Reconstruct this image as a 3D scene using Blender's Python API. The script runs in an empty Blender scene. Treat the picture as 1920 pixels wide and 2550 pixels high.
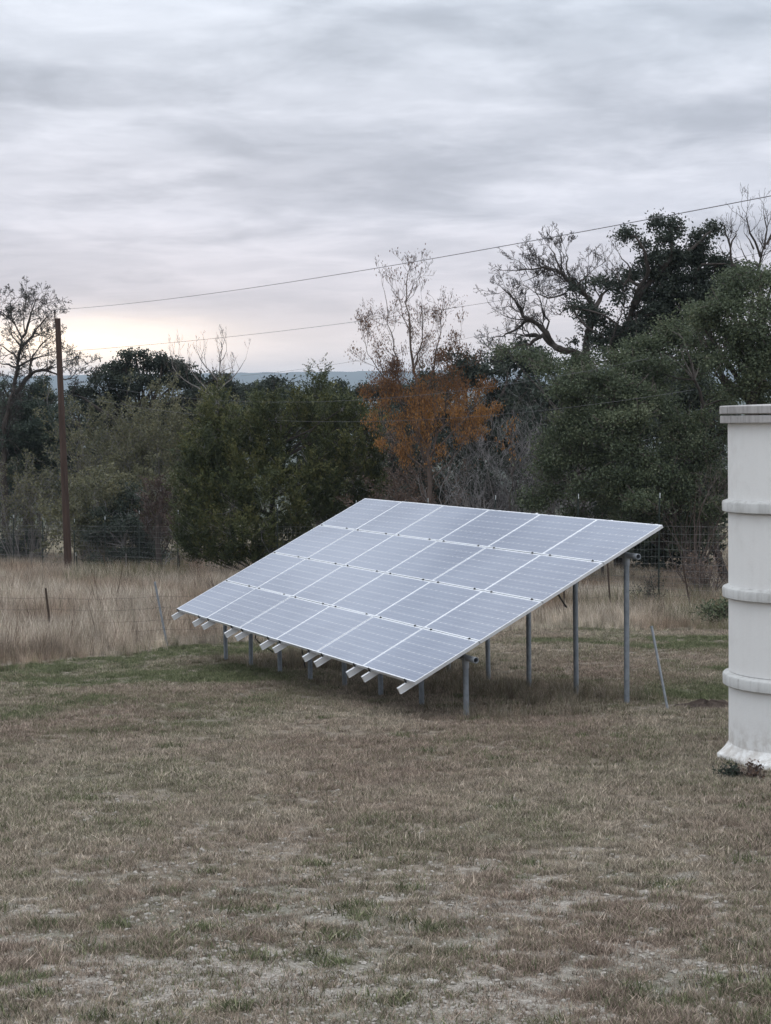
import bpy, math, random
import numpy as np
from mathutils import Matrix, Vector

# ------------------------------------------------------------------ camera, sky, sun, exposure
sc = bpy.context.scene
COL = sc.collection
EYE = 3.78                                   # eye height over the ground at the solar array
Vp = 1920 / 1666.0                           # picture coordinates below are on a 1666 x 2212 view
FOC = 4500.0
CM = np.array([[9.99905e-01, -1.37930e-02, 0.0],
               [-7.13000e-04, -5.17040e-02, 9.98662e-01],
               [-1.37750e-02, -9.98567e-01, -5.17090e-02]])
cam = bpy.data.cameras.new("camera")
cam.sensor_fit = 'HORIZONTAL'; cam.sensor_width = 36.0
cam.lens = 36.0 * FOC / 1920
cam.clip_start = 0.1; cam.clip_end = 30000
camo = bpy.data.objects.new("camera", cam); COL.objects.link(camo)
rot = Matrix(((CM[0, 0], -CM[0, 1], -CM[0, 2]), (CM[1, 0], -CM[1, 1], -CM[1, 2]), (CM[2, 0], -CM[2, 1], -CM[2, 2])))
camo.matrix_world = Matrix.Translation((0, 0, EYE)) @ rot.to_4x4()
sc.camera = camo

SUN_AZ = math.radians(-9.5)                  # the low sun behind the cloud at the left horizon
SUN_EL = math.radians(3.5)
sun = bpy.data.lights.new("sun", 'SUN'); sun.energy = 0.25; sun.angle = math.radians(14); sun.color = (1.0, 0.88, 0.76)
suno = bpy.data.objects.new("sun", sun); COL.objects.link(suno)
sd = Vector((math.sin(SUN_AZ) * math.cos(SUN_EL), math.cos(SUN_AZ) * math.cos(SUN_EL), math.sin(SUN_EL)))
suno.rotation_euler = (-sd).to_track_quat('-Z', 'Y').to_euler()

sc.view_settings.view_transform = 'Standard'
sc.view_settings.look = 'None'
sc.view_settings.gamma = 1.0
sc.view_settings.use_curve_mapping = False
sc.view_settings.exposure = 0.13
sc.cycles.max_bounces = 6
sc.cycles.diffuse_bounces = 3
sc.cycles.volume_bounces = 0
sc.cycles.use_denoising = True


class NT:
    """small helper round a node tree"""
    def __init__(s, tree):
        s.t = tree; s.n = tree.nodes; s.l = tree.links
    def node(s, kind, **kw):
        nd = s.n.new(kind)
        for k, v in kw.items(): setattr(nd, k, v)
        return nd
    def put(s, sock, v):
        if isinstance(v, bpy.types.NodeSocket): s.l.new(v, sock)
        else: sock.default_value = v
    def math(s, op, a, b=0.0, c=None, clamp=False):
        nd = s.node('ShaderNodeMath', operation=op, use_clamp=clamp)
        s.put(nd.inputs[0], a); s.put(nd.inputs[1], b)
        if c is not None: s.put(nd.inputs[2], c)
        return nd.outputs[0]
    def mix(s, f, a, b, mode='MIX'):
        nd = s.node('ShaderNodeMix', data_type='RGBA', blend_type=mode)
        s.put(nd.inputs[0], f)
        s.put(nd.inputs[6], a if isinstance(a, bpy.types.NodeSocket) else (*a, 1) if len(a) == 3 else a)
        s.put(nd.inputs[7], b if isinstance(b, bpy.types.NodeSocket) else (*b, 1) if len(b) == 3 else b)
        return nd.outputs[2]
    def noise(s, vec, scale, detail=3.0, rough=0.5, dist=0.0):
        nd = s.node('ShaderNodeTexNoise')
        if vec is not None: s.l.new(vec, nd.inputs['Vector'])
        nd.inputs['Scale'].default_value = scale; nd.inputs['Detail'].default_value = detail
        nd.inputs['Roughness'].default_value = rough; nd.inputs['Distortion'].default_value = dist
        return nd.outputs['Fac']
    def ramp(s, f, stops, interp='LINEAR'):
        nd = s.node('ShaderNodeValToRGB'); cr = nd.color_ramp; cr.interpolation = interp
        while len(cr.elements) < len(stops): cr.elements.new(0.5)
        for e, (p, c) in zip(cr.elements, stops):
            e.position = p; e.color = (*c, 1) if len(c) == 3 else c
        s.l.new(f, nd.inputs[0]); return nd.outputs[0]
    def smooth(s, v, a, b):
        nd = s.node('ShaderNodeMapRange', interpolation_type='SMOOTHSTEP')
        s.put(nd.inputs[0], v); nd.inputs[1].default_value = a; nd.inputs[2].default_value = b
        return nd.outputs[0]
    def xyz(s, v):
        nd = s.node('ShaderNodeSeparateXYZ'); s.l.new(v, nd.inputs[0]); return nd.outputs
    def comb(s, x, y, z):
        nd = s.node('ShaderNodeCombineXYZ')
        for i, v in enumerate((x, y, z)): s.put(nd.inputs[i], v)
        return nd.outputs[0]


world = bpy.data.worlds.new("World"); sc.world = world; world.use_nodes = True
w = NT(world.node_tree); w.n.clear()
tc = w.node('ShaderNodeTexCoord').outputs['Generated']
dx, dy, dz = w.xyz(tc)
sky = w.node('ShaderNodeTexSky', sky_type='NISHITA', sun_disc=False)
sky.sun_elevation = SUN_EL; sky.sun_rotation = SUN_AZ; sky.dust_density = 2.0
bg1 = w.node('ShaderNodeBackground'); bg1.inputs[1].default_value = 0.05
w.l.new(sky.outputs[0], bg1.inputs[0])
zc = w.math('MAXIMUM', dz, 0.0)
den = w.math('ADD', zc, 0.10)
cu = w.math('DIVIDE', dx, den); cv = w.math('DIVIDE', dy, den)
P1 = w.comb(w.math('MULTIPLY', cu, 0.95), cv, 0.0)
P2 = w.comb(w.math('MULTIPLY_ADD', cu, 1.0, 7.3), w.math('ADD', cv, 3.1), 2.0)
P3 = w.comb(w.math('MULTIPLY_ADD', cu, 0.35, -3.0), w.math('ADD', cv, 11.0), 5.0)
n1 = w.noise(P1, 1.30, 6.0, 0.54, 0.35)        # cloud rolls
n2 = w.noise(P2, 2.9, 6.0, 0.58, 0.35)         # smaller streaks
n3 = w.noise(P3, 0.42, 2.0, 0.5, 0.2)        # broad tint
base = w.ramp(zc, [(0.0, (0.85, 0.73, 0.69)), (0.03, (0.80, 0.72, 0.715)), (0.065, (0.715, 0.672, 0.710)),
                   (0.11, (0.640, 0.650, 0.725)), (0.20, (0.600, 0.640, 0.720)), (0.45, (0.90, 0.975, 1.10)), (1.0, (1.95, 2.03, 2.15))])
shade = w.math('ADD', w.math('MULTIPLY', w.smooth(n1, 0.37, 0.60), 0.26), w.math('MULTIPLY', w.smooth(n2, 0.37, 0.63), 0.15))
n4 = w.noise(P2, 8.0, 4.0, 0.6, 0.3)
shade = w.math('ADD', shade, w.math('MULTIPLY', w.math('SUBTRACT', n4, 0.5), 0.16))
shade = w.math('ADD', shade, 0.83)
shade = w.math('ADD', w.math('MULTIPLY', w.math('SUBTRACT', shade, 1.0), w.math('ADD', 0.35, w.smooth(zc, 0.02, 0.12))), 1.0)
cl = w.mix(1.0, base, w.comb(w.math('POWER', shade, 1.06), shade, w.math('POWER', shade, 0.93)), 'MULTIPLY')
cl = w.mix(w.math('MULTIPLY', w.smooth(n3, 0.42, 0.64), 0.45), cl, w.mix(1.0, cl, (0.945, 0.99, 1.015), 'MULTIPLY'))
# brightness where the low sun stands behind the cloud
az = w.math('ARCTAN2', dx, dy)
def gauss(v, m, s_):
    q = w.math('DIVIDE', w.math('SUBTRACT', v, m), s_)
    return w.math('POWER', 2.71828, w.math('MULTIPLY', w.math('MULTIPLY', q, q), -1.0))
g1 = w.math('MULTIPLY', gauss(az, -0.172, 0.075), gauss(w.math('ADD', zc, w.math('MULTIPLY', w.math('SUBTRACT', n2, 0.5), 0.012)), 0.0425, 0.0125))
g2 = w.math('MULTIPLY', gauss(az, -0.12, 0.26), gauss(zc, 0.034, 0.026))
cl = w.mix(1.0, cl, w.mix(g1, (0, 0, 0), (1.35, 1.02, 0.58)), 'ADD')
cl = w.mix(1.0, cl, w.mix(g2, (0, 0, 0), (0.30, 0.20, 0.11)), 'ADD')
cl = w.mix(w.smooth(dz, 0.0, -0.02), cl, (0.16, 0.14, 0.12))
bg2 = w.node('ShaderNodeBackground'); w.l.new(cl, bg2.inputs[0]); bg2.inputs[1].default_value = 1.0
mx = w.node('ShaderNodeMixShader'); mx.inputs[0].default_value = 0.97
w.l.new(bg1.outputs[0], mx.inputs[1]); w.l.new(bg2.outputs[0], mx.inputs[2])
wo = w.node('ShaderNodeOutputWorld'); w.l.new(mx.outputs[0], wo.inputs[0])

# ------------------------------------------------------------------ helpers
rng = np.random.default_rng(7)
random.seed(7)


def ray(px, py):
    return CM @ np.array([(px * Vp - 960) / FOC, (py * Vp - 1275) / FOC, 1.0])


def at(px, py, Y):
    """the point at world distance Y seen in the direction (px, py)"""
    d = ray(px, py); k = Y / d[1]
    return np.array([d[0] * k, Y, EYE + d[2] * k])


def gz(x, y):
    """height of the ground"""
    x = np.asarray(x, float); y = np.asarray(y, float)
    yc = np.clip(y, -5, 75)
    z = 1.09 - 0.048 * yc
    far = np.clip(y - 75, 0, None)
    z = z - 22.0 * (1 - np.exp(-far * 0.048 / 22.0))
    z = z + 0.02 * np.sin(x * 1.3 + 0.4 * y) * np.sin(y * 0.9 - 0.3 * x) + 0.012 * np.sin(2.9 * x + 1.0) * np.sin(3.3 * y)
    z = z + np.clip((np.abs(y) - 90) / 200, 0, 1) * 3.0 * np.sin(x * 0.011 + 1) * np.sin(y * 0.008)
    return z


def ground_at(px, py, it=30):
    d = ray(px, py); k = 20.0
    for _ in range(it):
        z = float(gz(d[0] * k, d[1] * k)); k = k + ((EYE + d[2] * k) - z) / (-d[2]) * 0.6
    return np.array([d[0] * k, d[1] * k, float(gz(d[0] * k, d[1] * k))])


def vnoise(x, y, seed=0):
    """2-d value noise in 0..1"""
    r = np.random.default_rng(seed).random((64, 64))
    x = np.asarray(x, float); y = np.asarray(y, float)
    xi = np.floor(x).astype(int); yi = np.floor(y).astype(int)
    fx = x - xi; fy = y - yi
    fx = fx * fx * (3 - 2 * fx); fy = fy * fy * (3 - 2 * fy)
    g = lambda a, b: r[a % 64, b % 64]
    return (g(xi, yi) * (1 - fx) + g(xi + 1, yi) * fx) * (1 - fy) + (g(xi, yi + 1) * (1 - fx) + g(xi + 1, yi + 1) * fx) * fy


def fbm(x, y, seed=0, oct_=3):
    s = 0; a = 0.5; t = 0
    for o in range(oct_):
        s = s + a * vnoise(np.asarray(x) * 2 ** o, np.asarray(y) * 2 ** o, seed + o); t += a; a *= 0.5
    return s / t


def mesh_np(name, V, F, mat, attr=None, uv=None, smooth=False, mats=None):
    """V (n,3), F (m,k) -> mesh; attr: per-vertex float 'v'"""
    me = bpy.data.meshes.new(name)
    V = np.asarray(V, np.float32); F = np.asarray(F, np.int32)
    me.vertices.add(len(V)); me.vertices.foreach_set('co', V.ravel())
    m, k = F.shape
    me.loops.add(m * k); me.loops.foreach_set('vertex_index', F.ravel())
    me.polygons.add(m); me.polygons.foreach_set('loop_start', np.arange(0, m * k, k, dtype=np.int32))
    me.polygons.foreach_set('loop_total', np.full(m, k, np.int32))
    me.polygons.foreach_set('use_smooth', np.full(m, smooth, bool))
    if attr is not None:
        a = me.attributes.new('v', 'FLOAT', 'POINT'); a.data.foreach_set('value', np.asarray(attr, np.float32))
    me.update(calc_edges=True)
    if uv is not None:
        l = me.uv_layers.new(name='UVMap'); l.data.foreach_set('uv', np.asarray(uv, np.float32).ravel())
    if mat: me.materials.append(mat)
    return me


class MB:
    """mixed-polygon mesh builder"""
    def __init__(s): s.v = []; s.f = []
    def add(s, v, f):
        o = len(s.v); s.v += [tuple(map(float, q)) for q in v]; s.f += [tuple(i + o for i in g) for g in f]
    def box(s, c, d, R=None, bev=0.0):
        x, y, z = (q / 2 for q in d)
        pts = [(-x, -y, -z), (x, -y, -z), (x, y, -z), (-x, y, -z), (-x, -y, z), (x, -y, z), (x, y, z), (-x, y, z)]
        pts = [Vector(q) for q in pts]
        if R is not None: pts = [R @ q for q in pts]
        s.add([q + Vector(c) for q in pts], [(0, 3, 2, 1), (4, 5, 6, 7), (0, 1, 5, 4), (1, 2, 6, 5), (2, 3, 7, 6), (3, 0, 4, 7)])
    def tube(s, pts, rad, k=8, caps=True):
        pts = [Vector(p) for p in pts]; n = len(pts)
        if not hasattr(rad, '__len__'): rad = [rad] * n
        vs = []; up = Vector((0.31, 0.22, 0.93)); fs = []
        for i, p in enumerate(pts):
            d = (pts[min(i + 1, n - 1)] - pts[max(i - 1, 0)]).normalized()
            if i == 0:
                a = d.cross(up)
                if a.length < 1e-3: a = d.cross(Vector((1, 0, 0)))
            a = (a - d * a.dot(d)).normalized(); b = d.cross(a)
            for j in range(k):
                t = 2 * math.pi * j / k
                vs.append(p + (a * math.cos(t) + b * math.sin(t)) * rad[i])
        for i in range(n - 1):
            for j in range(k):
                fs.append((i * k + j, i * k + (j + 1) % k, (i + 1) * k + (j + 1) % k, (i + 1) * k + j))
        if caps: fs += [tuple(range(k - 1, -1, -1)), tuple((n - 1) * k + j for j in range(k))]
        s.add(vs, fs)
    def lathe(s, prof, k=48, cap=True, c=(0, 0), fn=None):
        vs = []; fs = []; n = len(prof)
        for r, z in prof:
            for j in range(k):
                t = 2 * math.pi * j / k
                rr = r if fn is None else fn(r, z, t)
                vs.append((c[0] + rr * math.cos(t), c[1] + rr * math.sin(t), z))
        for i in range(n - 1):
            for j in range(k):
                fs.append((i * k + j, i * k + (j + 1) % k, (i + 1) * k + (j + 1) % k, (i + 1) * k + j))
        if cap: fs += [tuple(range(k - 1, -1, -1)), tuple((n - 1) * k + j for j in range(k))]
        s.add(vs, fs)
    def mesh(s, name, mat, smooth=False, uv=None):
        me = bpy.data.meshes.new(name); me.from_pydata(s.v, [], s.f)
        if smooth:
            me.polygons.foreach_set('use_smooth', [True] * len(me.polygons))
            try: me.set_sharp_from_angle(angle=math.radians(35))
            except Exception: pass
        if mat: me.materials.append(mat)
        me.update(); return me


def link(name, me, parent=None, loc=(0, 0, 0), rot_=(0, 0, 0)):
    o = bpy.data.objects.new(name, me); COL.objects.link(o)
    o.location = loc; o.rotation_euler = rot_
    if parent: o.parent = parent
    return o


def thing(name, label, cat, loc=(0, 0, 0), rz=0.0, group=None, me=None):
    o = link(name, me, None, loc, (0, 0, rz))
    o['label'] = label; o['category'] = cat
    if group: o['group'] = group
    return o


def structure(name, me):
    o = link(name, me); o['kind'] = 'structure'; return o


# ------------------------------------------------------------------ materials
def mat_new(name):
    m = bpy.data.materials.new(name); m.use_nodes = True
    t = NT(m.node_tree); b = t.n['Principled BSDF']
    return m, t, b


def simple(name, col, rough=0.6, metal=0.0, var=0.15, scale=8.0, spec=0.5, bump=0.0, stretch=None):
    m, t, b = mat_new(name)
    co = t.node('ShaderNodeTexCoord').outputs['Object']
    if stretch:
        mp = t.node('ShaderNodeMapping'); mp.inputs['Scale'].default_value = stretch; t.l.new(co, mp.inputs[0]); co = mp.outputs[0]
    n = t.noise(co, scale, 5.0, 0.6)
    dark = tuple(c * (1 - var) for c in col); lite = tuple(min(1, c * (1 + var)) for c in col)
    c = t.ramp(n, [(0.25, dark), (0.75, lite)])
    t.l.new(c, b.inputs['Base Color'])
    b.inputs['Roughness'].default_value = rough; b.inputs['Metallic'].default_value = metal
    b.inputs['Specular IOR Level'].default_value = spec
    if bump:
        bp = t.node('ShaderNodeBump'); bp.inputs['Strength'].default_value = bump; bp.inputs['Distance'].default_value = 0.01
        t.l.new(n, bp.inputs['Height']); t.l.new(bp.outputs[0], b.inputs['Normal'])
    return m


def leaf_mat(name, stops, trans=0.25, rough=0.65, spec=0.3):
    """foliage: colour by the per-leaf value v"""
    m, t, b = mat_new(name)
    at_ = t.node('ShaderNodeAttribute', attribute_name='v')
    c = t.ramp(at_.outputs['Fac'], stops)
    t.l.new(c, b.inputs['Base Color']); b.inputs['Roughness'].default_value = rough
    b.inputs['Specular IOR Level'].default_value = spec
    tr = t.node('ShaderNodeBsdfTranslucent'); t.l.new(c, tr.inputs[0])
    mxs = t.node('ShaderNodeMixShader'); mxs.inputs[0].default_value = trans
    t.l.new(b.outputs[0], mxs.inputs[1]); t.l.new(tr.outputs[0], mxs.inputs[2])
    t.l.new(mxs.outputs[0], t.n['Material Output'].inputs[0])
    return m


M = {}
M['galv'] = simple('galvanized_steel', (0.21, 0.235, 0.26), 0.55, 0.35, 0.25, 14, bump=0.15)
M['galv_dull'] = simple('weathered_galvanized', (0.27, 0.29, 0.31), 0.6, 0.4, 0.3, 10, bump=0.15)
M['alu'] = simple('anodized_aluminium', (0.74, 0.76, 0.79), 0.38, 0.75, 0.06, 6)
M['alu_rail'] = simple('mill_aluminium', (0.80, 0.81, 0.82), 0.45, 0.6, 0.12, 9, stretch=(1, 0.1, 1))
M['clamp'] = simple('black_clamp', (0.02, 0.02, 0.022), 0.5, 0.3, 0.2)
M['cable'] = simple('black_cable', (0.015, 0.015, 0.015), 0.6)
M['tpost'] = simple('dark_green_steel', (0.022, 0.034, 0.028), 0.6, 0.1, 0.3, 6)
M['tpost_white'] = simple('white_paint_tip', (0.62, 0.66, 0.66), 0.6, 0, 0.15, 12)
M['rusty'] = simple('rusty_steel', (0.07, 0.048, 0.036), 0.8, 0.2, 0.4, 8)
M['wire'] = simple('fence_wire', (0.20, 0.205, 0.205), 0.5, 0.5, 0.2, 3)
M['wire_old'] = simple('old_fence_wire', (0.10, 0.085, 0.075), 0.7, 0.3, 0.3, 3)
M['conductor'] = simple('grey_conductor', (0.12, 0.12, 0.13), 0.5, 0.3, 0.1, 2)
M['bark'] = simple('dark_oak_bark', (0.052, 0.042, 0.036), 0.9, 0, 0.4, 5, bump=0.5)
M['bark_grey'] = simple('pale_grey_bark', (0.19, 0.175, 0.165), 0.9, 0, 0.35, 5, bump=0.4)
M['bark_brown'] = simple('brown_bark', (0.10, 0.075, 0.062), 0.9, 0, 0.35, 5, bump=0.4)
M['oak_leaf'] = leaf_mat('live_oak_leaf', [(0.0, (0.040, 0.052, 0.032)), (0.4, (0.074, 0.095, 0.055)), (0.75, (0.118, 0.142, 0.080)), (1.0, (0.18, 0.19, 0.115))])
M['oak_leaf_blue'] = leaf_mat('blue_green_oak_leaf', [(0.0, (0.038, 0.052, 0.042)), (0.5, (0.064, 0.088, 0.068)), (1.0, (0.11, 0.135, 0.095))])
M['oak_leaf_far'] = leaf_mat('dark_oak_leaf', [(0.0, (0.024, 0.033, 0.025)), (0.6, (0.043, 0.056, 0.042)), (1.0, (0.078, 0.092, 0.064))])
M['juniper'] = leaf_mat('juniper_needles', [(0.0, (0.016, 0.024, 0.014)), (0.4, (0.038, 0.050, 0.022)), (0.8, (0.078, 0.090, 0.034)), (1.0, (0.130, 0.128, 0.046))], 0.15)
M['olive'] = leaf_mat('olive_scrub_leaf', [(0.0, (0.065, 0.070, 0.044)), (0.5, (0.125, 0.125, 0.070)), (1.0, (0.20, 0.182, 0.10))], 0.3)
M['dead_juniper'] = leaf_mat('dead_juniper_needles', [(0.0, (0.040, 0.028, 0.024)), (1.0, (0.095, 0.064, 0.052))], 0.1)
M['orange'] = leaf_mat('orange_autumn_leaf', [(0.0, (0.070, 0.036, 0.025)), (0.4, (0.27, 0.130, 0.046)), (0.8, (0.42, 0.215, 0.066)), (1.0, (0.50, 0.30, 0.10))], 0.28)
M['brown_leaf'] = leaf_mat('brown_dead_leaf', [(0.0, (0.075, 0.052, 0.042)), (1.0, (0.17, 0.115, 0.082))], 0.2)
M['twig_dark'] = simple('dark_twig', (0.040, 0.033, 0.030), 0.9, 0, 0.3, 2)
M['twig_grey'] = simple('grey_twig', (0.19, 0.18, 0.18), 0.9, 0, 0.35, 2)
M['twig_brown'] = simple('brown_twig', (0.12, 0.096, 0.088), 0.9, 0, 0.35, 2)


# ------------------------------------------------------------------ ground
def ground_material():
    m, t, b = mat_new('dry_lawn_soil')
    pos = t.node('ShaderNodeNewGeometry').outputs['Position']
    x, y, z = t.xyz(pos)
    nA = t.noise(pos, 0.55, 5.0, 0.6); nB = t.noise(pos, 9.0, 6.0, 0.65); nC = t.noise(pos, 60.0, 4.0, 0.7); nD = t.noise(pos, 1.7, 4, 0.6)
    soil = t.ramp(nB, [(0.3, (0.115, 0.096, 0.076)), (0.55, (0.215, 0.183, 0.147)), (0.75, (0.33, 0.288, 0.238))])
    gravel = t.ramp(nC, [(0.32, (0.15, 0.132, 0.112)), (0.52, (0.30, 0.272, 0.236)), (0.72, (0.52, 0.485, 0.435))])
    bare = t.smooth(t.math('ADD', t.math('ADD', t.math('MULTIPLY', nD, 0.4), t.math('MULTIPLY', nB, 0.6)), t.math('MULTIPLY', t.smooth(y, 16.5, 9.5), 0.26)), 0.585, 0.72)
    bare = t.math('MULTIPLY', bare, t.smooth(y, 17.0, 14.0))
    c = t.mix(bare, soil, gravel)
    # green mossy undergrowth in the lawn
    c = t.mix(t.math('MULTIPLY', t.smooth(nA, 0.48, 0.66), 0.45), c, (0.062, 0.070, 0.036))
    # dry pasture beyond, then woodland on the valley floor
    past = t.ramp(nB, [(0.3, (0.125, 0.105, 0.070)), (0.7, (0.215, 0.185, 0.125))])
    c = t.mix(t.smooth(y, 34.0, 44.0), c, past)
    wood = t.ramp(t.noise(pos, 0.03, 6.0, 0.7), [(0.35, (0.030, 0.040, 0.028)), (0.62, (0.055, 0.062, 0.040)), (0.72, (0.16, 0.15, 0.10))])
    c = t.mix(t.smooth(y, 120.0, 190.0), c, wood)
    t.l.new(c, b.inputs['Base Color']); b.inputs['Roughness'].default_value = 0.95; b.inputs['Specular IOR Level'].default_value = 0.15
    bp = t.node('ShaderNodeBump'); bp.inputs['Strength'].default_value = 0.7; bp.inputs['Distance'].default_value = 0.02
    t.l.new(t.math('ADD', nC, nB), bp.inputs['Height']); t.l.new(bp.outputs[0], b.inputs['Normal'])
    return m


def axis(lo, hi, fine_lo, fine_hi, step, n_out):
    a = np.arange(fine_lo, fine_hi + 1e-6, step)
    up = fine_hi + (np.geomspace(step, hi - fine_hi, n_out)); dn = fine_lo - np.geomspace(step, fine_lo - lo, n_out)[::-1]
    return np.concatenate([dn, a, up])


xs = axis(-6000, 6000, -22, 22, 0.4, 34); ys = axis(-300, 9000, -4, 60, 0.4, 40)
X, Y = np.meshgrid(xs, ys); Z = gz(X, Y)
nx, ny = len(xs), len(ys)
I = np.arange(nx * ny).reshape(ny, nx)
F = np.stack([I[:-1, :-1], I[:-1, 1:], I[1:, 1:], I[1:, :-1]], -1).reshape(-1, 4)
structure('ground', mesh_np('ground', np.stack([X, Y, Z], -1).reshape(-1, 3), F, ground_material(), smooth=True))


def hill(name, y0, y1, top_el, seed, x0, x1, rough_, col_a, col_b):
    """a long flat-topped wooded ridge"""
    nxx, nyy = 420, 26
    X, Y = np.meshgrid(np.linspace(x0, x1, nxx), np.linspace(y0, y1, nyy))
    top = EYE + top_el * y1 * 0.72
    s = np.clip((Y - y0) / (y1 - y0) / 0.7, 0, 1); s = s * s * (3 - 2 * s)
    wv = fbm(X / 900.0 + 5, Y / 700.0, seed, 3) - 0.5
    Z = -30 + (top + 30) * np.clip(s + rough_ * wv * (1 - s) * s * 4, 0, 1.05)
    Z = Z + (fbm(X / 420.0, Y / 420.0, seed + 3, 2) - 0.5) * rough_ * 26 * s + (rng.random(X.shape) - 0.5) * 4.0 * s
    I = np.arange(nxx * nyy).reshape(nyy, nxx)
    F = np.stack([I[:-1, :-1], I[:-1, 1:], I[1:, 1:], I[1:, :-1]], -1).reshape(-1, 4)
    m, t, b = mat_new(name + '_woodland')
    p = t.node('ShaderNodeNewGeometry').outputs['Position']
    n = t.noise(p, 0.006, 8.0, 0.7)
    c = t.ramp(n, [(0.35, col_a), (0.58, col_b), (0.68, (0.13, 0.13, 0.10))])
    t.l.new(c, b.inputs['Base Color']); b.inputs['Roughness'].default_value = 1.0; b.inputs['Specular IOR Level'].default_value = 0
    return structure(name, mesh_np(name, np.stack([X, Y, Z], -1).reshape(-1, 3), F, m, smooth=True))


hill('far_ridge', 5000, 7200, 0.0282 / 0.86, 11, -4200, 4200, 0.25, (0.030, 0.038, 0.032), (0.050, 0.058, 0.048))
hill('near_slope', 2600, 3700, 0.0140 / 0.86, 23, -2200, 2200, 0.7, (0.034, 0.045, 0.030), (0.062, 0.070, 0.045))


# ------------------------------------------------------------------ grass
def tint_mat(name, a, b_, c_, rough=0.9):
    """blade colour: dry (a) / green (b) / reddish (c) by the tuft's own tint, with a value per blade"""
    m, t, b = mat_new(name)
    v = t.node('ShaderNodeAttribute', attribute_name='v').outputs['Fac']
    g = t.node('ShaderNodeAttribute', attribute_name='green', attribute_type='INSTANCER').outputs['Fac']
    r = t.node('ShaderNodeAttribute', attribute_name='red', attribute_type='INSTANCER').outputs['Fac']
    c = t.mix(r, t.ramp(v, a), t.ramp(v, c_))
    # each blade goes green or stays dry
    gg = t.smooth(t.math('SUBTRACT', g, t.math('FRACT', t.math('MULTIPLY', v, 7.31))), -0.12, 0.12)
    c = t.mix(gg, c, t.ramp(v, b_))
    val = t.node('ShaderNodeAttribute', attribute_name='val', attribute_type='INSTANCER').outputs['Fac']
    c = t.mix(1.0, c, t.comb(val, val, val), 'MULTIPLY')
    t.l.new(c, b.inputs['Base Color']); b.inputs['Roughness'].default_value = rough; b.inputs['Specular IOR Level'].default_value = 0.15
    tr = t.node('ShaderNodeBsdfTranslucent'); t.l.new(c, tr.inputs[0])
    mxs = t.node('ShaderNodeMixShader'); mxs.inputs[0].default_value = 0.25
    t.l.new(b.outputs[0], mxs.inputs[1]); t.l.new(tr.outputs[0], mxs.inputs[2])
    t.l.new(mxs.outputs[0], t.n['Material Output'].inputs[0])
    return m


def tuft_mesh(name, n, rad, hmin, hmax, wid, lean, mat, seed, flat=0.0, segs=2):
    r = np.random.default_rng(seed)
    V = []; F = []; A = []
    for i in range(n):
        th = r.uniform(0, 2 * math.pi); rr = rad * math.sqrt(r.random())
        bx, by = rr * math.cos(th), rr * math.sin(th)
        h = r.uniform(hmin, hmax); ph = r.uniform(0, 2 * math.pi); ln = h * lean * r.uniform(0.3, 1.5)
        if r.random() < flat: ln = h * r.uniform(1.5, 3.0); h *= 0.25
        wx, wy = -math.sin(ph + r.normal(0, .5)) * wid * 0.5, math.cos(ph + r.normal(0, .5)) * wid * 0.5
        o = len(V); v = r.random()
        for s in range(segs):
            u = s / segs; k = 1 - 0.55 * u
            cx, cy, cz = bx + math.cos(ph) * ln * u * u, by + math.sin(ph) * ln * u * u, h * u - 0.008
            V += [(cx - wx * k, cy - wy * k, cz), (cx + wx * k, cy + wy * k, cz)]
        V.append((bx + math.cos(ph) * ln, by + math.sin(ph) * ln, h))
        A += [v] * (2 * segs + 1)
        for s in range(segs - 1):
            a = o + 2 * s; F += [(a, a + 1, a + 3), (a, a + 3, a + 2)]
        a = o + 2 * (segs - 1); F.append((a, a + 1, a + 2))
    return mesh_np(name, V, F, mat, A)


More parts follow.
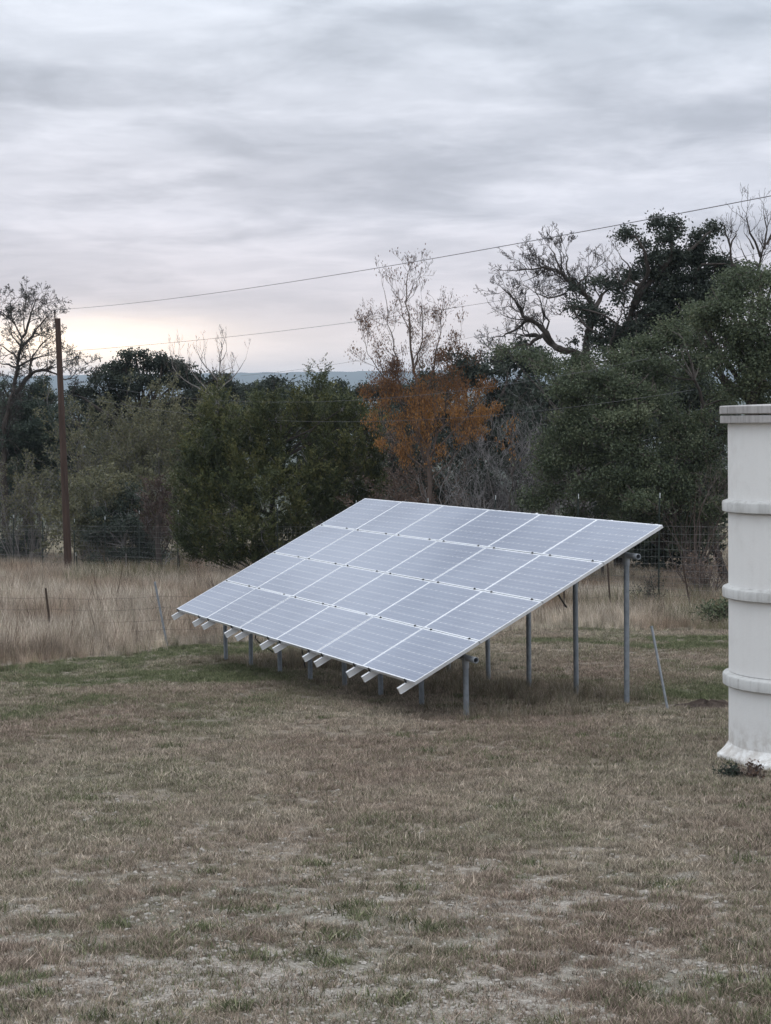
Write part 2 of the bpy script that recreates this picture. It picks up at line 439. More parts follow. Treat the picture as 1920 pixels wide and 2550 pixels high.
def scatter(name, protos, P, idx, scl, green, red, kind='stuff', rotx=None, val=None):
    """points that carry one of the prototype meshes each"""
    pc = bpy.data.collections.new(name + '_kinds')
    for i, me in enumerate(protos):
        o = bpy.data.objects.new('%s_kind_%02d' % (name, i), me); pc.objects.link(o)
    me = bpy.data.meshes.new(name); n = len(P)
    me.vertices.add(n); me.vertices.foreach_set('co', np.asarray(P, np.float32).ravel())
    def att(nm, typ, data, key):
        a = me.attributes.new(nm, typ, 'POINT'); a.data.foreach_set(key, data)
    att('idx', 'INT', np.asarray(idx, np.int32), 'value')
    r = np.zeros((n, 3), np.float32); r[:, 2] = rng.random(n) * 6.283
    if rotx is not None: r[:, 0] = rotx * rng.normal(0, 1, n); r[:, 1] = rotx * rng.normal(0, 1, n)
    att('rotv', 'FLOAT_VECTOR', r.ravel(), 'vector')
    att('scl', 'FLOAT', np.asarray(scl, np.float32), 'value')
    att('green', 'FLOAT', np.asarray(green, np.float32), 'value')
    att('red', 'FLOAT', np.asarray(red, np.float32), 'value')
    att('val', 'FLOAT', (rng.normal(1.0, 0.34, n).clip(0.4, 2.0) * (1.0 if val is None else val)).astype(np.float32), 'value')
    o = link(name, me)
    ng = bpy.data.node_groups.new(name + '_nodes', 'GeometryNodeTree')
    ng.interface.new_socket('Geometry', in_out='INPUT', socket_type='NodeSocketGeometry')
    ng.interface.new_socket('Geometry', in_out='OUTPUT', socket_type='NodeSocketGeometry')
    gi = ng.nodes.new('NodeGroupInput'); go = ng.nodes.new('NodeGroupOutput')
    iop = ng.nodes.new('GeometryNodeInstanceOnPoints'); ci = ng.nodes.new('GeometryNodeCollectionInfo')
    ci.inputs['Collection'].default_value = pc; ci.inputs['Separate Children'].default_value = True; ci.inputs['Reset Children'].default_value = True
    def na(nm, typ):
        q = ng.nodes.new('GeometryNodeInputNamedAttribute'); q.data_type = typ; q.inputs['Name'].default_value = nm
        return q.outputs['Attribute']
    L = ng.links.new
    L(gi.outputs[0], iop.inputs['Points']); L(ci.outputs[0], iop.inputs['Instance'])
    iop.inputs['Pick Instance'].default_value = True
    L(na('idx', 'INT'), iop.inputs['Instance Index']); L(na('rotv', 'FLOAT_VECTOR'), iop.inputs['Rotation']); L(na('scl', 'FLOAT'), iop.inputs['Scale'])
    L(iop.outputs[0], go.inputs[0])
    md = o.modifiers.new('scatter', 'NODES'); md.node_group = ng
    o['kind'] = kind
    return o


# array geometry shared by the builders
TILT = math.asin(0.45091354)
EX = np.array([0.39994435, -0.91653943, 0.0]); EH = np.array([0.91653943, 0.39994435, 0.0])
ORG = np.array([-3.66952847, 31.40056335, -3.26517749 + EYE])
AZ = math.atan2(EX[1], EX[0])
PW, PH, GX, GY = 1.6617, 0.998, 0.006, 0.014
AW, AH = 6 * PW + 5 * GX, 4 * PH + 3 * GY


def lawn_edge(x):
    """where the mown lawn ends and the tall dry grass begins"""
    return np.interp(x, [-12, -7.5, -6.4, -5, -4.0, -2, 1, 4, 8, 14], [27.5, 29.3, 30.4, 32.4, 34.6, 36.0, 37.2, 37.8, 36.6, 36.0])


def in_array(x, y, grow=0.0):
    a = (x - ORG[0]) * EX[0] + (y - ORG[1]) * EX[1]; s = (x - ORG[0]) * EH[0] + (y - ORG[1]) * EH[1]
    return (a > -grow) & (a < AW + grow) & (s > -grow) & (s < AH * math.cos(TILT) + grow)


dry = [(0.0, (0.165, 0.134, 0.103)), (0.5, (0.335, 0.283, 0.222)), (1.0, (0.54, 0.47, 0.385))]
grn = [(0.0, (0.058, 0.074, 0.036)), (0.5, (0.112, 0.128, 0.066)), (1.0, (0.205, 0.212, 0.120))]
red = [(0.0, (0.135, 0.100, 0.080)), (0.5, (0.272, 0.212, 0.170)), (1.0, (0.44, 0.36, 0.295))]
m_lawn = tint_mat('lawn_blades', dry, grn, red)
m_tall = tint_mat('tall_grass_blades', [(0.0, (0.28, 0.230, 0.185)), (0.5, (0.50, 0.43, 0.355)), (1.0, (0.68, 0.61, 0.52))],
                  [(0.0, (0.055, 0.070, 0.032)), (0.5, (0.115, 0.125, 0.060)), (1.0, (0.235, 0.225, 0.125))],
                  [(0.0, (0.12, 0.072, 0.050)), (0.5, (0.24, 0.155, 0.105)), (1.0, (0.36, 0.255, 0.185))])

# lawn: short tufts
N = 190000
yy = 8.6 + (39 - 8.6) * rng.random(N * 2) ** 1.25
xx = (rng.random(N * 2) - 0.5) * (0.50 * yy + 1.2)
near = np.clip((17.0 - yy) / 6.5, 0, 1)
bare = 0.42 * fbm(xx * 1.9, yy * 1.9, 40, 3) + 0.58 * fbm(xx * 8, yy * 8, 50, 3) + 0.25 * near * np.clip(1.15 - np.abs(xx + 0.5) / 3.4, 0.15, 1)
keep = (yy < lawn_edge(xx) + 0.4) & (rng.random(N * 2) < np.clip((0.66 - bare) / 0.10, 0.22, 1)) & (rng.random(N * 2) < np.clip(1.5 * fbm(xx * 6, yy * 6, 55, 2) + 0.1, 0.35, 1))
xx, yy, bare = xx[keep][:N], yy[keep][:N], bare[keep][:N]
zz = gz(xx, yy)
gfar = np.clip((yy - 19) / 9, 0, 1) * np.clip((-xx - 0.5) / 3.5, 0, 1) + 0.85 * np.clip((xx - 2.2) / 2, 0, 1) * np.clip((yy - 17) / 5, 0, 1) + 0.35 * np.clip((yy - 31) / 3, 0, 1)
gp = fbm(xx * 0.85 + 3, yy * 0.6, 61, 3)
green = np.clip((gp - 0.47) * 2.6, 0, 0.7) * 0.45 + 0.04 + gfar * np.clip(0.25 + (gp - 0.42) * 2.4, 0, 0.95) + 0.10
green = green + 0.55 * np.exp(-((yy - 30.0 + 0.25 * (xx + 4)) / 2.4) ** 2) * np.clip((-xx - 0.8) / 2.5, 0, 1)
green = np.clip(green + (fbm(xx * 4, yy * 4, 71, 2) - 0.5) * 0.35, 0, 1)
redv = np.clip((fbm(xx * 0.6 + 9, yy * 0.45, 81, 3) - 0.32) * 2.8, 0, 1)
short = np.where(bare > 0.52, 0.7, 1.0)
dry_side = (xx * 0.0)
scl = short * (0.75 + 0.6 * fbm(xx * 2.3, yy * 2.3, 91, 2)) * rng.uniform(0.75, 1.25, len(xx))
# small green weeds standing out of the dry turf
cx = (rng.random(150) - .5); cy = 9 + 24 * rng.random(150) ** 1.3; cx = cx * .46 * cy
wi = rng.integers(0, 150, 2200); wr = rng.uniform(.04, .14, 150)[wi]
wx = cx[wi] + rng.normal(0, 1, 2200) * wr; wy = cy[wi] + rng.normal(0, .8, 2200) * wr
xx = np.concatenate([xx, wx]); yy = np.concatenate([yy, wy]); zz = np.concatenate([zz, gz(wx, wy)])
scl = np.concatenate([scl, rng.uniform(.9, 1.7, 2200)]); green = np.concatenate([green, rng.uniform(.7, 1, 2200)]); redv = np.concatenate([redv, rng.random(2200) * .4])
lawn_protos = [tuft_mesh('lawn_tuft_%d' % i, 28, 0.060, 0.010, 0.046, 0.0055, 1.0, m_lawn, 100 + i, 0.46) for i in range(8)]
scatter('lawn_grass', lawn_protos, np.stack([xx, yy, zz], -1), rng.integers(0, 8, len(xx)), scl, green, redv, rotx=0.14)

# tall dry grass beyond the lawn
N = 34000
yy = 27 + 62 * rng.random(N * 3) ** 1.5
xx = (rng.random(N * 3) - 0.5) * (0.52 * yy + 4)
keep = (yy > lawn_edge(xx) + 0.25 * rng.normal(0, 1, N * 3))
xx, yy = xx[keep][:N], yy[keep][:N]
dens = fbm(xx * 0.5, yy * 0.3, 33, 3)
k2 = (dens + 0.45 * rng.random(len(xx))) > 0.50
xx, yy, dens = xx[k2], yy[k2], dens[k2]
rightside = np.clip((xx - 0.5) / 2.5, 0, 1)
hgt = np.clip((yy - lawn_edge(xx)) / 3.0, 0.35, 1)
scl = hgt * (0.7 + 0.5 * dens) * rng.uniform(0.7, 1.2, len(xx)) * (1 - 0.25 * rightside)
green = 0.06 + rightside * np.clip(0.12 + (fbm(xx * 0.4, yy * 0.3, 34, 2) - 0.5) * 1.8, 0, 0.75) + np.clip(1 - (yy - lawn_edge(xx)) / 1.4, 0, 1) * 0.5 * (rng.random(len(xx)) < 0.55)
green = np.where((np.abs(xx + 5.6 - (yy - 34) * -0.12) < 2.2) & (yy > 58), np.maximum(green, 0.45), green)
redv = np.clip((fbm(xx * 0.5, yy * 0.35, 35, 3) - 0.42) * 2.6, 0, 1)
tall_protos = [tuft_mesh('tall_tuft_%d' % i, 40, 0.20, 0.28, 0.80, 0.0075, 0.42, m_tall, 200 + i, 0.06, 3) for i in range(6)]
tall_protos += [tuft_mesh('dead_stalks_%d' % i, 9, 0.09, 0.55, 1.10, 0.010, 0.30, m_tall, 230 + i, 0.0, 3) for i in range(3)]
n0 = len(xx); nd = 900
di = rng.integers(0, n0, nd); cl_ = fbm(xx[di] * .8, yy[di] * .6, 36, 2) > .47; di = di[cl_]; nd = len(di)
idx = np.concatenate([rng.integers(0, 6, n0), rng.integers(6, 9, nd)])
xx = np.concatenate([xx, xx[di] + rng.normal(0, .1, nd)]); yy = np.concatenate([yy, yy[di] + rng.normal(0, .1, nd)])
scl = np.concatenate([scl, scl[di] * rng.uniform(.85, 1.25, nd)]); green = np.concatenate([green, np.zeros(nd)]); redv = np.concatenate([redv, np.ones(nd)])
vv = np.concatenate([0.75 + 0.5 * fbm(xx[:n0] * 1.1, yy[:n0] * .8, 37, 2), np.full(nd, .38)])
scatter('tall_dry_grass', tall_protos, np.stack([xx, yy, gz(xx, yy)], -1), idx, scl, np.clip(green, 0, 1), redv, rotx=0.10, val=vv)

# uncut grass under the solar array and round its posts
N = 2600
a = rng.random(N) * (AW + 0.6) - 0.2; s = rng.random(N) ** 1.0 * (AH * math.cos(TILT) + 0.2)
xx = ORG[0] + EX[0] * a + EH[0] * s; yy = ORG[1] + EX[1] * a + EH[1] * s
den = fbm(xx * 0.9, yy * 0.9, 44, 2)
k = (den > 0.46) & (s > 0.65)
xx, yy, s = xx[k], yy[k], s[k]
scl = rng.uniform(0.20, 0.44, len(xx))
scatter('uncut_grass', [tuft_mesh('uncut_tuft_%d' % i, 34, 0.16, 0.2, 0.75, 0.006, 0.6, m_tall, 240 + i, 0.12, 3) for i in range(4)],
        np.stack([xx, yy, gz(xx, yy)], -1), rng.integers(0, 4, len(xx)), scl, 0.15 + 0.3 * rng.random(len(xx)), rng.random(len(xx)) * 0.8, rotx=0.12, val=0.72)


# ------------------------------------------------------------------ stones
def stone_mesh(name, seed, mat, sub=2):
    import bmesh
    r = np.random.default_rng(seed)
    bm = bmesh.new(); bmesh.ops.create_icosphere(bm, subdivisions=sub, radius=1.0)
    ax = r.normal(0, 1, (7, 3)); ax /= np.linalg.norm(ax, axis=1)[:, None]; cut = r.uniform(0.5, 0.85, 7)
    for v in bm.verts:
        p = np.array(v.co)
        for d, c in zip(ax, cut):
            e = p @ d
            if e > c: p = p - d * (e - c)
        p = p * np.array([1.0, 0.8, 0.5]) + r.normal(0, 0.025, 3)
        v.co = p
    me = bpy.data.meshes.new(name); bm.to_mesh(me); bm.free(); me.materials.append(mat)
    return me


M['limestone'] = simple('limestone', (0.38, 0.36, 0.325), 0.9, 0, 0.22, 2.5, 0.2, 0.4)
M['gravel'] = simple('gravel_stone', (0.33, 0.305, 0.272), 0.95, 0, 0.4, 1.2, 0.1)
st_me = [stone_mesh('stone_shape_%d' % i, 300 + i, M['limestone']) for i in range(6)]
gr_me = [stone_mesh('gravel_shape_%d' % i, 330 + i, M['gravel'], 1) for i in range(5)]
N = 60000
yy = 8.7 + 8.6 * rng.random(N) ** 1.4; xx = (rng.random(N) - 0.5) * (0.48 * yy + 0.6)
near = np.clip((17.0 - yy) / 6.5, 0, 1)
bare = 0.42 * fbm(xx * 1.9, yy * 1.9, 40, 3) + 0.58 * fbm(xx * 8, yy * 8, 50, 3) + 0.25 * near * np.clip(1.15 - np.abs(xx + 0.5) / 3.4, 0.15, 1)
k = bare + 0.10 * rng.random(N) - 0.02 * np.clip(np.abs(xx + 0.3) - 1.2, 0, 2) > 0.655
xx, yy = xx[k][:15000], yy[k][:15000]
scl = 0.004 + 0.022 * rng.random(len(xx)) ** 5
scatter('gravel', gr_me, np.stack([xx, yy, gz(xx, yy) + scl * 0.15], -1), rng.integers(0, 5, len(xx)), scl, np.zeros(len(xx)), np.zeros(len(xx)), rotx=0.3)

big = thing('stone', 'largest pale flat stone lying in the gravelly grass at the bottom centre', 'stone', (*ground_at(930, 2120)[:2], float(gz(*ground_at(930, 2120)[:2])) - 0.022), 0.4, 'pale limestone pieces in the lawn', st_me[0])
big.scale = (0.125, 0.085, 0.075)
spots = [(832, 2092, .034, 'small white stone just left of the largest flat stone'), (1256, 2067, .030, 'bright white stone alone at the lower right lawn'),
         (1422, 2095, .026, 'white stone alone near the lower right corner'), (690, 1965, .034, 'pale stone beside the bare gravel patch at centre left'),
         (82, 2118, .036, 'pale stone low at the lower left corner'), (320, 1975, .036, 'white stone at left edge of the gravel'),
         (235, 1970, .028, 'small white stone left of its bigger neighbour at left'), (805, 2150, .042, 'white flat stone near the bottom edge under the largest stone'),
         (640, 2030, .040, 'flat grey stone in the bare gravel at the middle'), (975, 1955, .036, 'pale chunk in the gravel right of centre'),
         (1010, 2185, .034, 'pale stone at the bottom edge right of centre'), (560, 2140, .030, 'small pale stone in the gravel below the bare patch'),
         (1085, 2125, .030, 'pale stone right of the largest flat stone'), (735, 1925, .040, 'rounded pale stone at the top of the gravel patch'),
         (440, 2072, .034, 'pale stone in the middle of the left gravel'), (380, 2010, .026, 'little pale stone in the left gravel')]
for i, (px, py, s_, lb) in enumerate(spots):
    g = ground_at(px, py)
    o = thing('stone', lb, 'stone', (g[0], g[1], g[2] - s_ * 0.12), rng.random() * 6, 'pale limestone pieces in the lawn', st_me[1 + i % 5])
    o.scale = (s_, s_ * 0.85, s_ * 0.75)


# ------------------------------------------------------------------ solar array
def glass_cover(b, t):
    b.inputs['Roughness'].default_value = 0.09
    b.inputs['IOR'].default_value = 1.52
    b.inputs['Specular IOR Level'].default_value = 0.85


def cell_material():
    m, t, b = mat_new('solar_cell_under_glass')
    uv = t.node('ShaderNodeUVMap').outputs[0]
    u, v, _ = t.xyz(uv)
    d = t.math('ABSOLUTE', t.math('SUBTRACT', t.math('FRACT', t.math('MULTIPLY', v, 3.0)), 0.5))
    bus = t.smooth(d, 0.030, 0.014)
    e = t.math('ABSOLUTE', t.math('SUBTRACT', t.math('FRACT', t.math('MULTIPLY', u, 40.0)), 0.5))
    fing = t.math('MULTIPLY', t.smooth(e, 0.25, 0.1), 0.06)
    pos = t.node('ShaderNodeNewGeometry').outputs['Position']
    dust = t.math('ADD', t.math('MULTIPLY', t.noise(pos, 1.3, 4.0, 0.6), 0.5), t.math('MULTIPLY', t.smooth(t.noise(pos, 0.4, 2.0, 0.5), 0.35, 0.65), 0.6))
    c = t.mix(t.math('ADD', t.math('MULTIPLY', bus, 0.75), fing), (0.050, 0.068, 0.125), (0.40, 0.44, 0.50))
    c = t.mix(t.math('ADD', 0.05, t.math('MULTIPLY', dust, 0.26)), c, (0.42, 0.465, 0.55))      # a film of dust on the glass, its blue tint standing in for reflected sky
    t.l.new(c, b.inputs['Base Color']); glass_cover(b, t)
    return m


def sheet_material():
    m, t, b = mat_new('white_back_sheet_under_glass')
    b.inputs['Base Color'].default_value = (0.58, 0.60, 0.63, 1); glass_cover(b, t)
    return m


M['cell'] = cell_material(); M['sheet'] = sheet_material()
bh = ORG[:2] + EX[:2] * AW / 2 + EH[:2] * AH * math.cos(TILT) / 2
ZA = float(gz(*bh))
arr = thing('solar_array', 'ground mounted array of twenty four tilted solar panels on galvanized pipe posts', 'solar array', (*ORG[:2], ZA), AZ)
cT, sT = math.cos(TILT), math.sin(TILT)
def AL(a, s, h=0.0):
    """array-plane coordinates (along the row, up the slope, off the glass) in the array's own frame"""
    return (a, s * cT - h * sT, ORG[2] - ZA + s * sT + h * cT)
mb = MB(); mb.box((PW / 2, PH / 2, -0.004), (PW - 0.02, PH - 0.02, 0.006)); panel_me = mb.mesh('laminate', M['sheet'])
mb = MB(); fw_, fd = 0.011, 0.040
for (c, d) in (((PW / 2, fw_ / 2, -fd / 2 + 0.001), (PW, fw_, fd)), ((PW / 2, PH - fw_ / 2, -fd / 2 + 0.001), (PW, fw_, fd)),
               ((fw_ / 2, PH / 2, -fd / 2 + 0.001), (fw_, PH - 2 * fw_ - 0.001, fd)), ((PW - fw_ / 2, PH / 2, -fd / 2 + 0.001), (fw_, PH - 2 * fw_ - 0.001, fd))):
    mb.box(c, d)
frame_me = mb.mesh('panel_frame', M['alu'])
CP = 0.1600; CS = 0.1580 / 2; CC = 0.0115; CK = 0.976
oct_ = [(x_, y_ * CK) for x_, y_ in ((-CS + CC, -CS), (CS - CC, -CS), (CS, -CS + CC), (CS, CS - CC), (CS - CC, CS), (-CS + CC, CS), (-CS, CS - CC), (-CS, -CS + CC))]
def cell_geo(cx, cy, z=0.0):
    return [(cx + x, cy + y, z) for x, y in oct_], [(x / (2 * CS) + 0.5, y / (2 * CS) + 0.5) for x, y in oct_]
v_, u_ = cell_geo(0, 0)
cell_me = mesh_np('cell', v_, [list(range(8))], M['cell'], None, u_)
ccs = [((PW - 9 * CP) / 2 + i * CP, (PH - 5 * CP) / 2 + j * CP) for i in range(10) for j in range(6)]
single = {(5, 0), (5, 1), (4, 0), (5, 2), (4, 1)}           # the nearest panels: each cell its own part
stV = []; stU = []
for i in range(6):
    for j in range(4):
        p = link('solar_panel', panel_me, arr, AL(i * (PW + GX), j * (PH + GY)), (TILT, 0, 0))
        p.rotation_euler = (TILT + rng.normal(0, 0.0012), rng.normal(0, 0.0012), 0)
        f_ = link('panel_frame', frame_me, p)
        if (i, j) in single:
            for cx, cy in ccs: link('cell', cell_me, p, (cx, cy, 0.0))
        else:
            R = p.rotation_euler.to_matrix(); base_ = Vector(p.location)
            for cx, cy in ccs:
                v_, u_ = cell_geo(cx, cy)
                stV += [tuple(R @ Vector(q) + base_) for q in v_]; stU += u_
cs = link('cells', mesh_np('cells', stV, np.arange(len(stV)).reshape(-1, 8), M['cell'], None, stU), arr); cs['kind'] = 'stuff'
RA = [.11, 1.29, 1.79, 2.99, 3.50, 4.69, 5.20, 6.39, 6.90, 8.07, 8.58, 9.73]
# rails: open hat-shaped aluminium channel
sec = [(-.024, -.086), (.024, -.086), (.024, -.080), (.019, -.080), (.019, -.012), (.024, -.006), (.024, 0), (.008, 0), (.008, -.012), (-.008, -.012), (-.008, 0), (-.024, 0), (-.024, -.006), (-.019, -.012), (-.019, -.080), (-.024, -.080)]
LR = 0.15 + AH + 0.07
mb = MB(); k = len(sec)
mb.add([(x, 0, z) for x, z in sec] + [(x, LR, z) for x, z in sec],
       [(i, (i + 1) % k, k + (i + 1) % k, k + i) for i in range(k)] + [tuple(range(k - 1, -1, -1)), tuple(range(k, 2 * k))])
rail_me = mb.mesh('rail', M['alu_rail'])
mb = MB(); mb.box((0, 0, 0.003), (0.030, 0.026, 0.006)); mb.box((0, 0, -0.02), (0.030, 0.012, 0.045)); mb.tube([(0, 0, 0.006), (0, 0, 0.016)], 0.009, 6)
clamp_me = mb.mesh('panel_clamp', M['clamp'])
for a in RA:
    link('rail', rail_me, arr, AL(a, -0.15 + rng.normal(0, .012), -0.041), (TILT, 0, 0))
    for j in range(5):
        s = j * (PH + GY) - GY / 2 if 0 < j < 4 else (-0.014 if j == 0 else AH + 0.014)
        link('panel_clamp', clamp_me, arr, AL(a, s, 0.0), (TILT, 0, 0))
PR = 0.039
for s, alist in ((0.84, [0.16 + 1.37 * i for i in range(8)]), (3.50, [0.16 + 1.37 * i for i in range(8)])):
    ay, az_ = AL(0, s, -0.176)[1:]
    mb = MB(); kk = 14
    L_ = AW + 0.05 + 0.10
    # a hollow pipe: outer, lip, inner
    ring = lambda x, r: [(x, r * math.cos(2 * math.pi * q / kk), r * math.sin(2 * math.pi * q / kk)) for q in range(kk)]
    vs = ring(-0.1, PR) + ring(L_ - .1, PR) + ring(L_ - .1, PR - .007) + ring(L_ - .5, PR - .007); fs = []
    for i in range(3):
        for q in range(kk): fs.append((i * kk + q, i * kk + (q + 1) % kk, (i + 1) * kk + (q + 1) % kk, (i + 1) * kk + q))
    fs.append(tuple(range(3 * kk, 4 * kk))); fs.append(tuple(range(kk - 1, -1, -1))); mb.add(vs, fs)
    link('purlin_pipe', mb.mesh('purlin_pipe', M['galv_dull'], True), arr, (0, ay, az_))
    for a in alist:
        wx, wy = ORG[0] + EX[0] * a + EH[0] * ay, ORG[1] + EX[1] * a + EH[1] * ay
        zb = float(gz(wx, wy)) - 0.15 - ZA
        mb = MB(); top = az_ - 0.035
        lean = rng.normal(0, 0.008, 2)
        mb.tube([(lean[0], lean[1], zb - top), (lean[0] * .5, lean[1] * .5, (zb - top) / 2), (0, 0, 0)], 0.036, 12)
        po = link('post', mb.mesh('post', M['galv'], True), arr, (a, ay, top))
        mb = MB(); mb.tube([(0, 0, -0.10), (0, 0, 0.0)], 0.043, 12); mb.tube([(-0.045, 0, 0.032), (0.045, 0, 0.032)], 0.046, 12)
        link('pipe_saddle', mb.mesh('pipe_saddle', M['galv_dull'], True), po)
    for a in RA:
        mb = MB(); mb.tube([(a - .02, ay, az_ + .0), (a + .02, ay, az_ + .0)], 0.045, 10)
        link('u_bolt', mb.mesh('u_bolt', M['galv_dull']), arr)
def cable(pts, r=0.009):
    mb = MB(); pts = [Vector(p) for p in pts]; out = []
    for i in range(len(pts) - 1):
        for q in range(6):
            t = q / 6; p0 = pts[max(i - 1, 0)]; p1 = pts[i]; p2 = pts[i + 1]; p3 = pts[min(i + 2, len(pts) - 1)]
            out.append(0.5 * ((2 * p1) + (p2 - p0) * t + (2 * p0 - 5 * p1 + 4 * p2 - p3) * t * t + (3 * p1 - p0 - 3 * p2 + p3) * t ** 3))
    out.append(pts[-1]); mb.tube(out, r, 6); return mb
zz_ = AL(0, 0.5, -0.1)[2]
link('cable', cable([(3.15, .5, zz_), (2.95, .45, zz_ - .25), (2.75, .5, zz_ - .42), (2.86, .74, zz_ - .62)]).mesh('cable', M['cable'], True), arr)
zz_ = AL(0, 0.84, -0.1)[2]
link('cable', cable([(4.33, .62, zz_ - .1), (4.25, .70, zz_ - .35), (4.18, .74, zz_ - .62), (4.24, .76, zz_ - .86)]).mesh('cable', M['cable'], True), arr)
zz_ = AL(0, 2.9, -0.1)[2]
link('cable', cable([(8.9, 2.45, zz_ - .05), (8.75, 2.7, zz_ - .33), (8.45, 3.0, zz_ - .56), (8.39, 3.06, zz_ - .6)], 0.012).mesh('cable', M['cable'], True), arr)


# ------------------------------------------------------------------ concrete tank
def tank_mat(name, col, dirt, streak, dirt_amt, edge):
    m, t, b = mat_new(name)
    co = t.node('ShaderNodeTexCoord').outputs['Object']
    mp = t.node('ShaderNodeMapping'); mp.inputs['Scale'].default_value = (1, 1, 0.06); t.l.new(co, mp.inputs[0])
    s = t.noise(mp.outputs[0], 14.0, 5.0, 0.65); n = t.noise(co, 3.0, 6.0, 0.65); sp = t.noise(co, 24.0, 4.0, 0.7)
    f = t.math('MULTIPLY', t.smooth(s, 0.42, 0.72), streak)
    f = t.math('ADD', f, t.math('MULTIPLY', t.smooth(n, 0.45, 0.75), dirt_amt))
    f = t.math('ADD', f, t.math('MULTIPLY', t.smooth(sp, 0.62, 0.72), edge), clamp=True)
    oz = t.xyz(co)[2]
    splash = t.math('MULTIPLY', t.smooth(oz, 0.55, 0.05), t.smooth(t.noise(co, 9.0, 5.0, 0.7), 0.40, 0.62))
    c = t.mix(f, col, dirt)
    c = t.mix(t.math('MULTIPLY', splash, 0.55), c, (0.30, 0.25, 0.20))
    t.l.new(c, b.inputs['Base Color']); b.inputs['Roughness'].default_value = 0.75; b.inputs['Specular IOR Level'].default_value = 0.3
    bp = t.node('ShaderNodeBump'); bp.inputs['Strength'].default_value = 0.15; bp.inputs['Distance'].default_value = 0.01
    t.l.new(t.noise(co, 40, 3), bp.inputs['Height']); t.l.new(bp.outputs[0], b.inputs['Normal'])
    return m


M['tank'] = tank_mat('white_painted_concrete', (0.72, 0.715, 0.695), (0.44, 0.41, 0.38), 0.06, 0.22, 0.10)
M['collar'] = tank_mat('weathered_white_collar', (0.50, 0.50, 0.485), (0.24, 0.23, 0.215), 0.5, 0.5, 0.35)
M['cap'] = tank_mat('stained_concrete_lid', (0.40, 0.385, 0.375), (0.15, 0.14, 0.132), 0.75, 0.5, 0.3)
M['algae'] = simple('dark_stain', (0.16, 0.15, 0.14), 0.9)
TX, TY = 4.40, 18.62; TZ = float(gz(TX, TY))
tank = thing('water_tank', 'white ringed concrete cistern with grey stained lid at the right edge', 'water tank', (TX, TY, TZ), 0.2)
def tz(r): return EYE + r - TZ
RS = 0.85; KK = 96
def ring_part(name, prof, mat, k=KK, fn=None, cap=True):
    mb = MB(); mb.lathe([(r, tz(z)) for r, z in prof], k, cap, (0, 0), fn); return link(name, mb.mesh(name, mat, True), tank)
ring_part('lid', [(0.90, -0.008), (0.925, -0.004), (0.934, .003), (0.934, .072), (0.925, .080), (0.88, .083), (0.4, .095), (0.01, .10)], M['cap'])
ring_part('rim', [(0.855, -.098), (0.920, -.098), (0.928, -.092), (0.928, -.026), (0.920, -.020), (0.87, -.018)], M['cap'])
ring_part('ring_section', [(RS, -.90), (RS, -.094)], M['tank'])
ring_part('ring_section', [(RS, -1.775), (RS, -1.018)], M['tank'])
ring_part('ring_section', [(RS, -2.665), (RS, -1.905)], M['tank'])
ring_part('ring_section', [(RS + .004, -3.46), (RS + .002, -2.812)], M['tank'])
def collar(z0, z1):
    ring_part('collar', [(RS - .02, z0), (0.895, z0), (0.912, z0 + .012), (0.914, z1 - .022), (0.905, z1 - .008), (0.885, z1), (RS - .02, z1 + .022)], M['collar'])
collar(-1.012, -.895); collar(-1.90, -1.785); collar(-2.81, -2.685)
def octa(r, z, t):
    q = (r - RS) / 0.13
    if q <= 0.02: return r
    s = 2 * math.pi / 8; tt = (t + 0.18) % s - s / 2
    return r * (1 - min(1, q)) + min(1, q) * (r / math.cos(tt) * math.cos(s / 2) * 1.01)
ring_part('base', [(RS + .004, -3.41), (RS + .012, -3.425), (0.94, -3.49), (0.985, -3.515), (0.99, -3.53), (0.99, -3.80)], M['tank'], KK, octa)


# dead weeds at the foot of the tank
def bits(segs):
    """segments (p0,p1,r0,r1) -> three-sided tapered prisms"""
    p0 = np.array([s[0] for s in segs]); p1 = np.array([s[1] for s in segs]); r0 = np.array([s[2] for s in segs]); r1 = np.array([s[3] for s in segs])
    return prisms(p0, p1, r0, r1)


def prisms(p0, p1, r0, r1, k=3):
    d = p1 - p0; d = d / (np.linalg.norm(d, axis=1, keepdims=True) + 1e-9)
    ref = np.where(np.abs(d[:, 2:3]) > 0.9, np.array([[1.0, 0, 0]]), np.array([[0, 0, 1.0]]))
    a = np.cross(d, ref); a /= np.linalg.norm(a, axis=1, keepdims=True) + 1e-9; b = np.cross(d, a)
    n = len(p0); V = np.empty((n, 2 * k, 3))
    for j in range(k):
        t = 2 * math.pi * j / k; o = a * math.cos(t) + b * math.sin(t)
        V[:, j] = p0 + o * r0[:, None]; V[:, k + j] = p1 + o * r1[:, None]
    base_ = np.arange(n)[:, None] * (2 * k)
    F = np.concatenate([base_ + np.array([[j, (j + 1) % k, k + (j + 1) % k, k + j]]) for j in range(k)])
    return V.reshape(-1, 3), F


def norm(v): return v / (np.linalg.norm(v, axis=-1, keepdims=True) + 1e-9)


def grow(pos, dir_, length, rad, rg, nseg=4, wander=0.25, up=0.06, taper=0.45):
    """many branches at once -> points (B,nseg+1,3), radii (B,nseg+1)"""
    B = len(pos); P = np.empty((B, nseg + 1, 3)); P[:, 0] = pos; d = norm(dir_)
    for i in range(nseg):
        d = norm(d + rg.normal(0, wander, (B, 3)) + np.array([0, 0, up]))
        P[:, i + 1] = P[:, i] + d * (length / nseg)[:, None]
    Rr = rad[:, None] * (1 - (1 - taper) * np.linspace(0, 1, nseg + 1))[None]
    return P, Rr


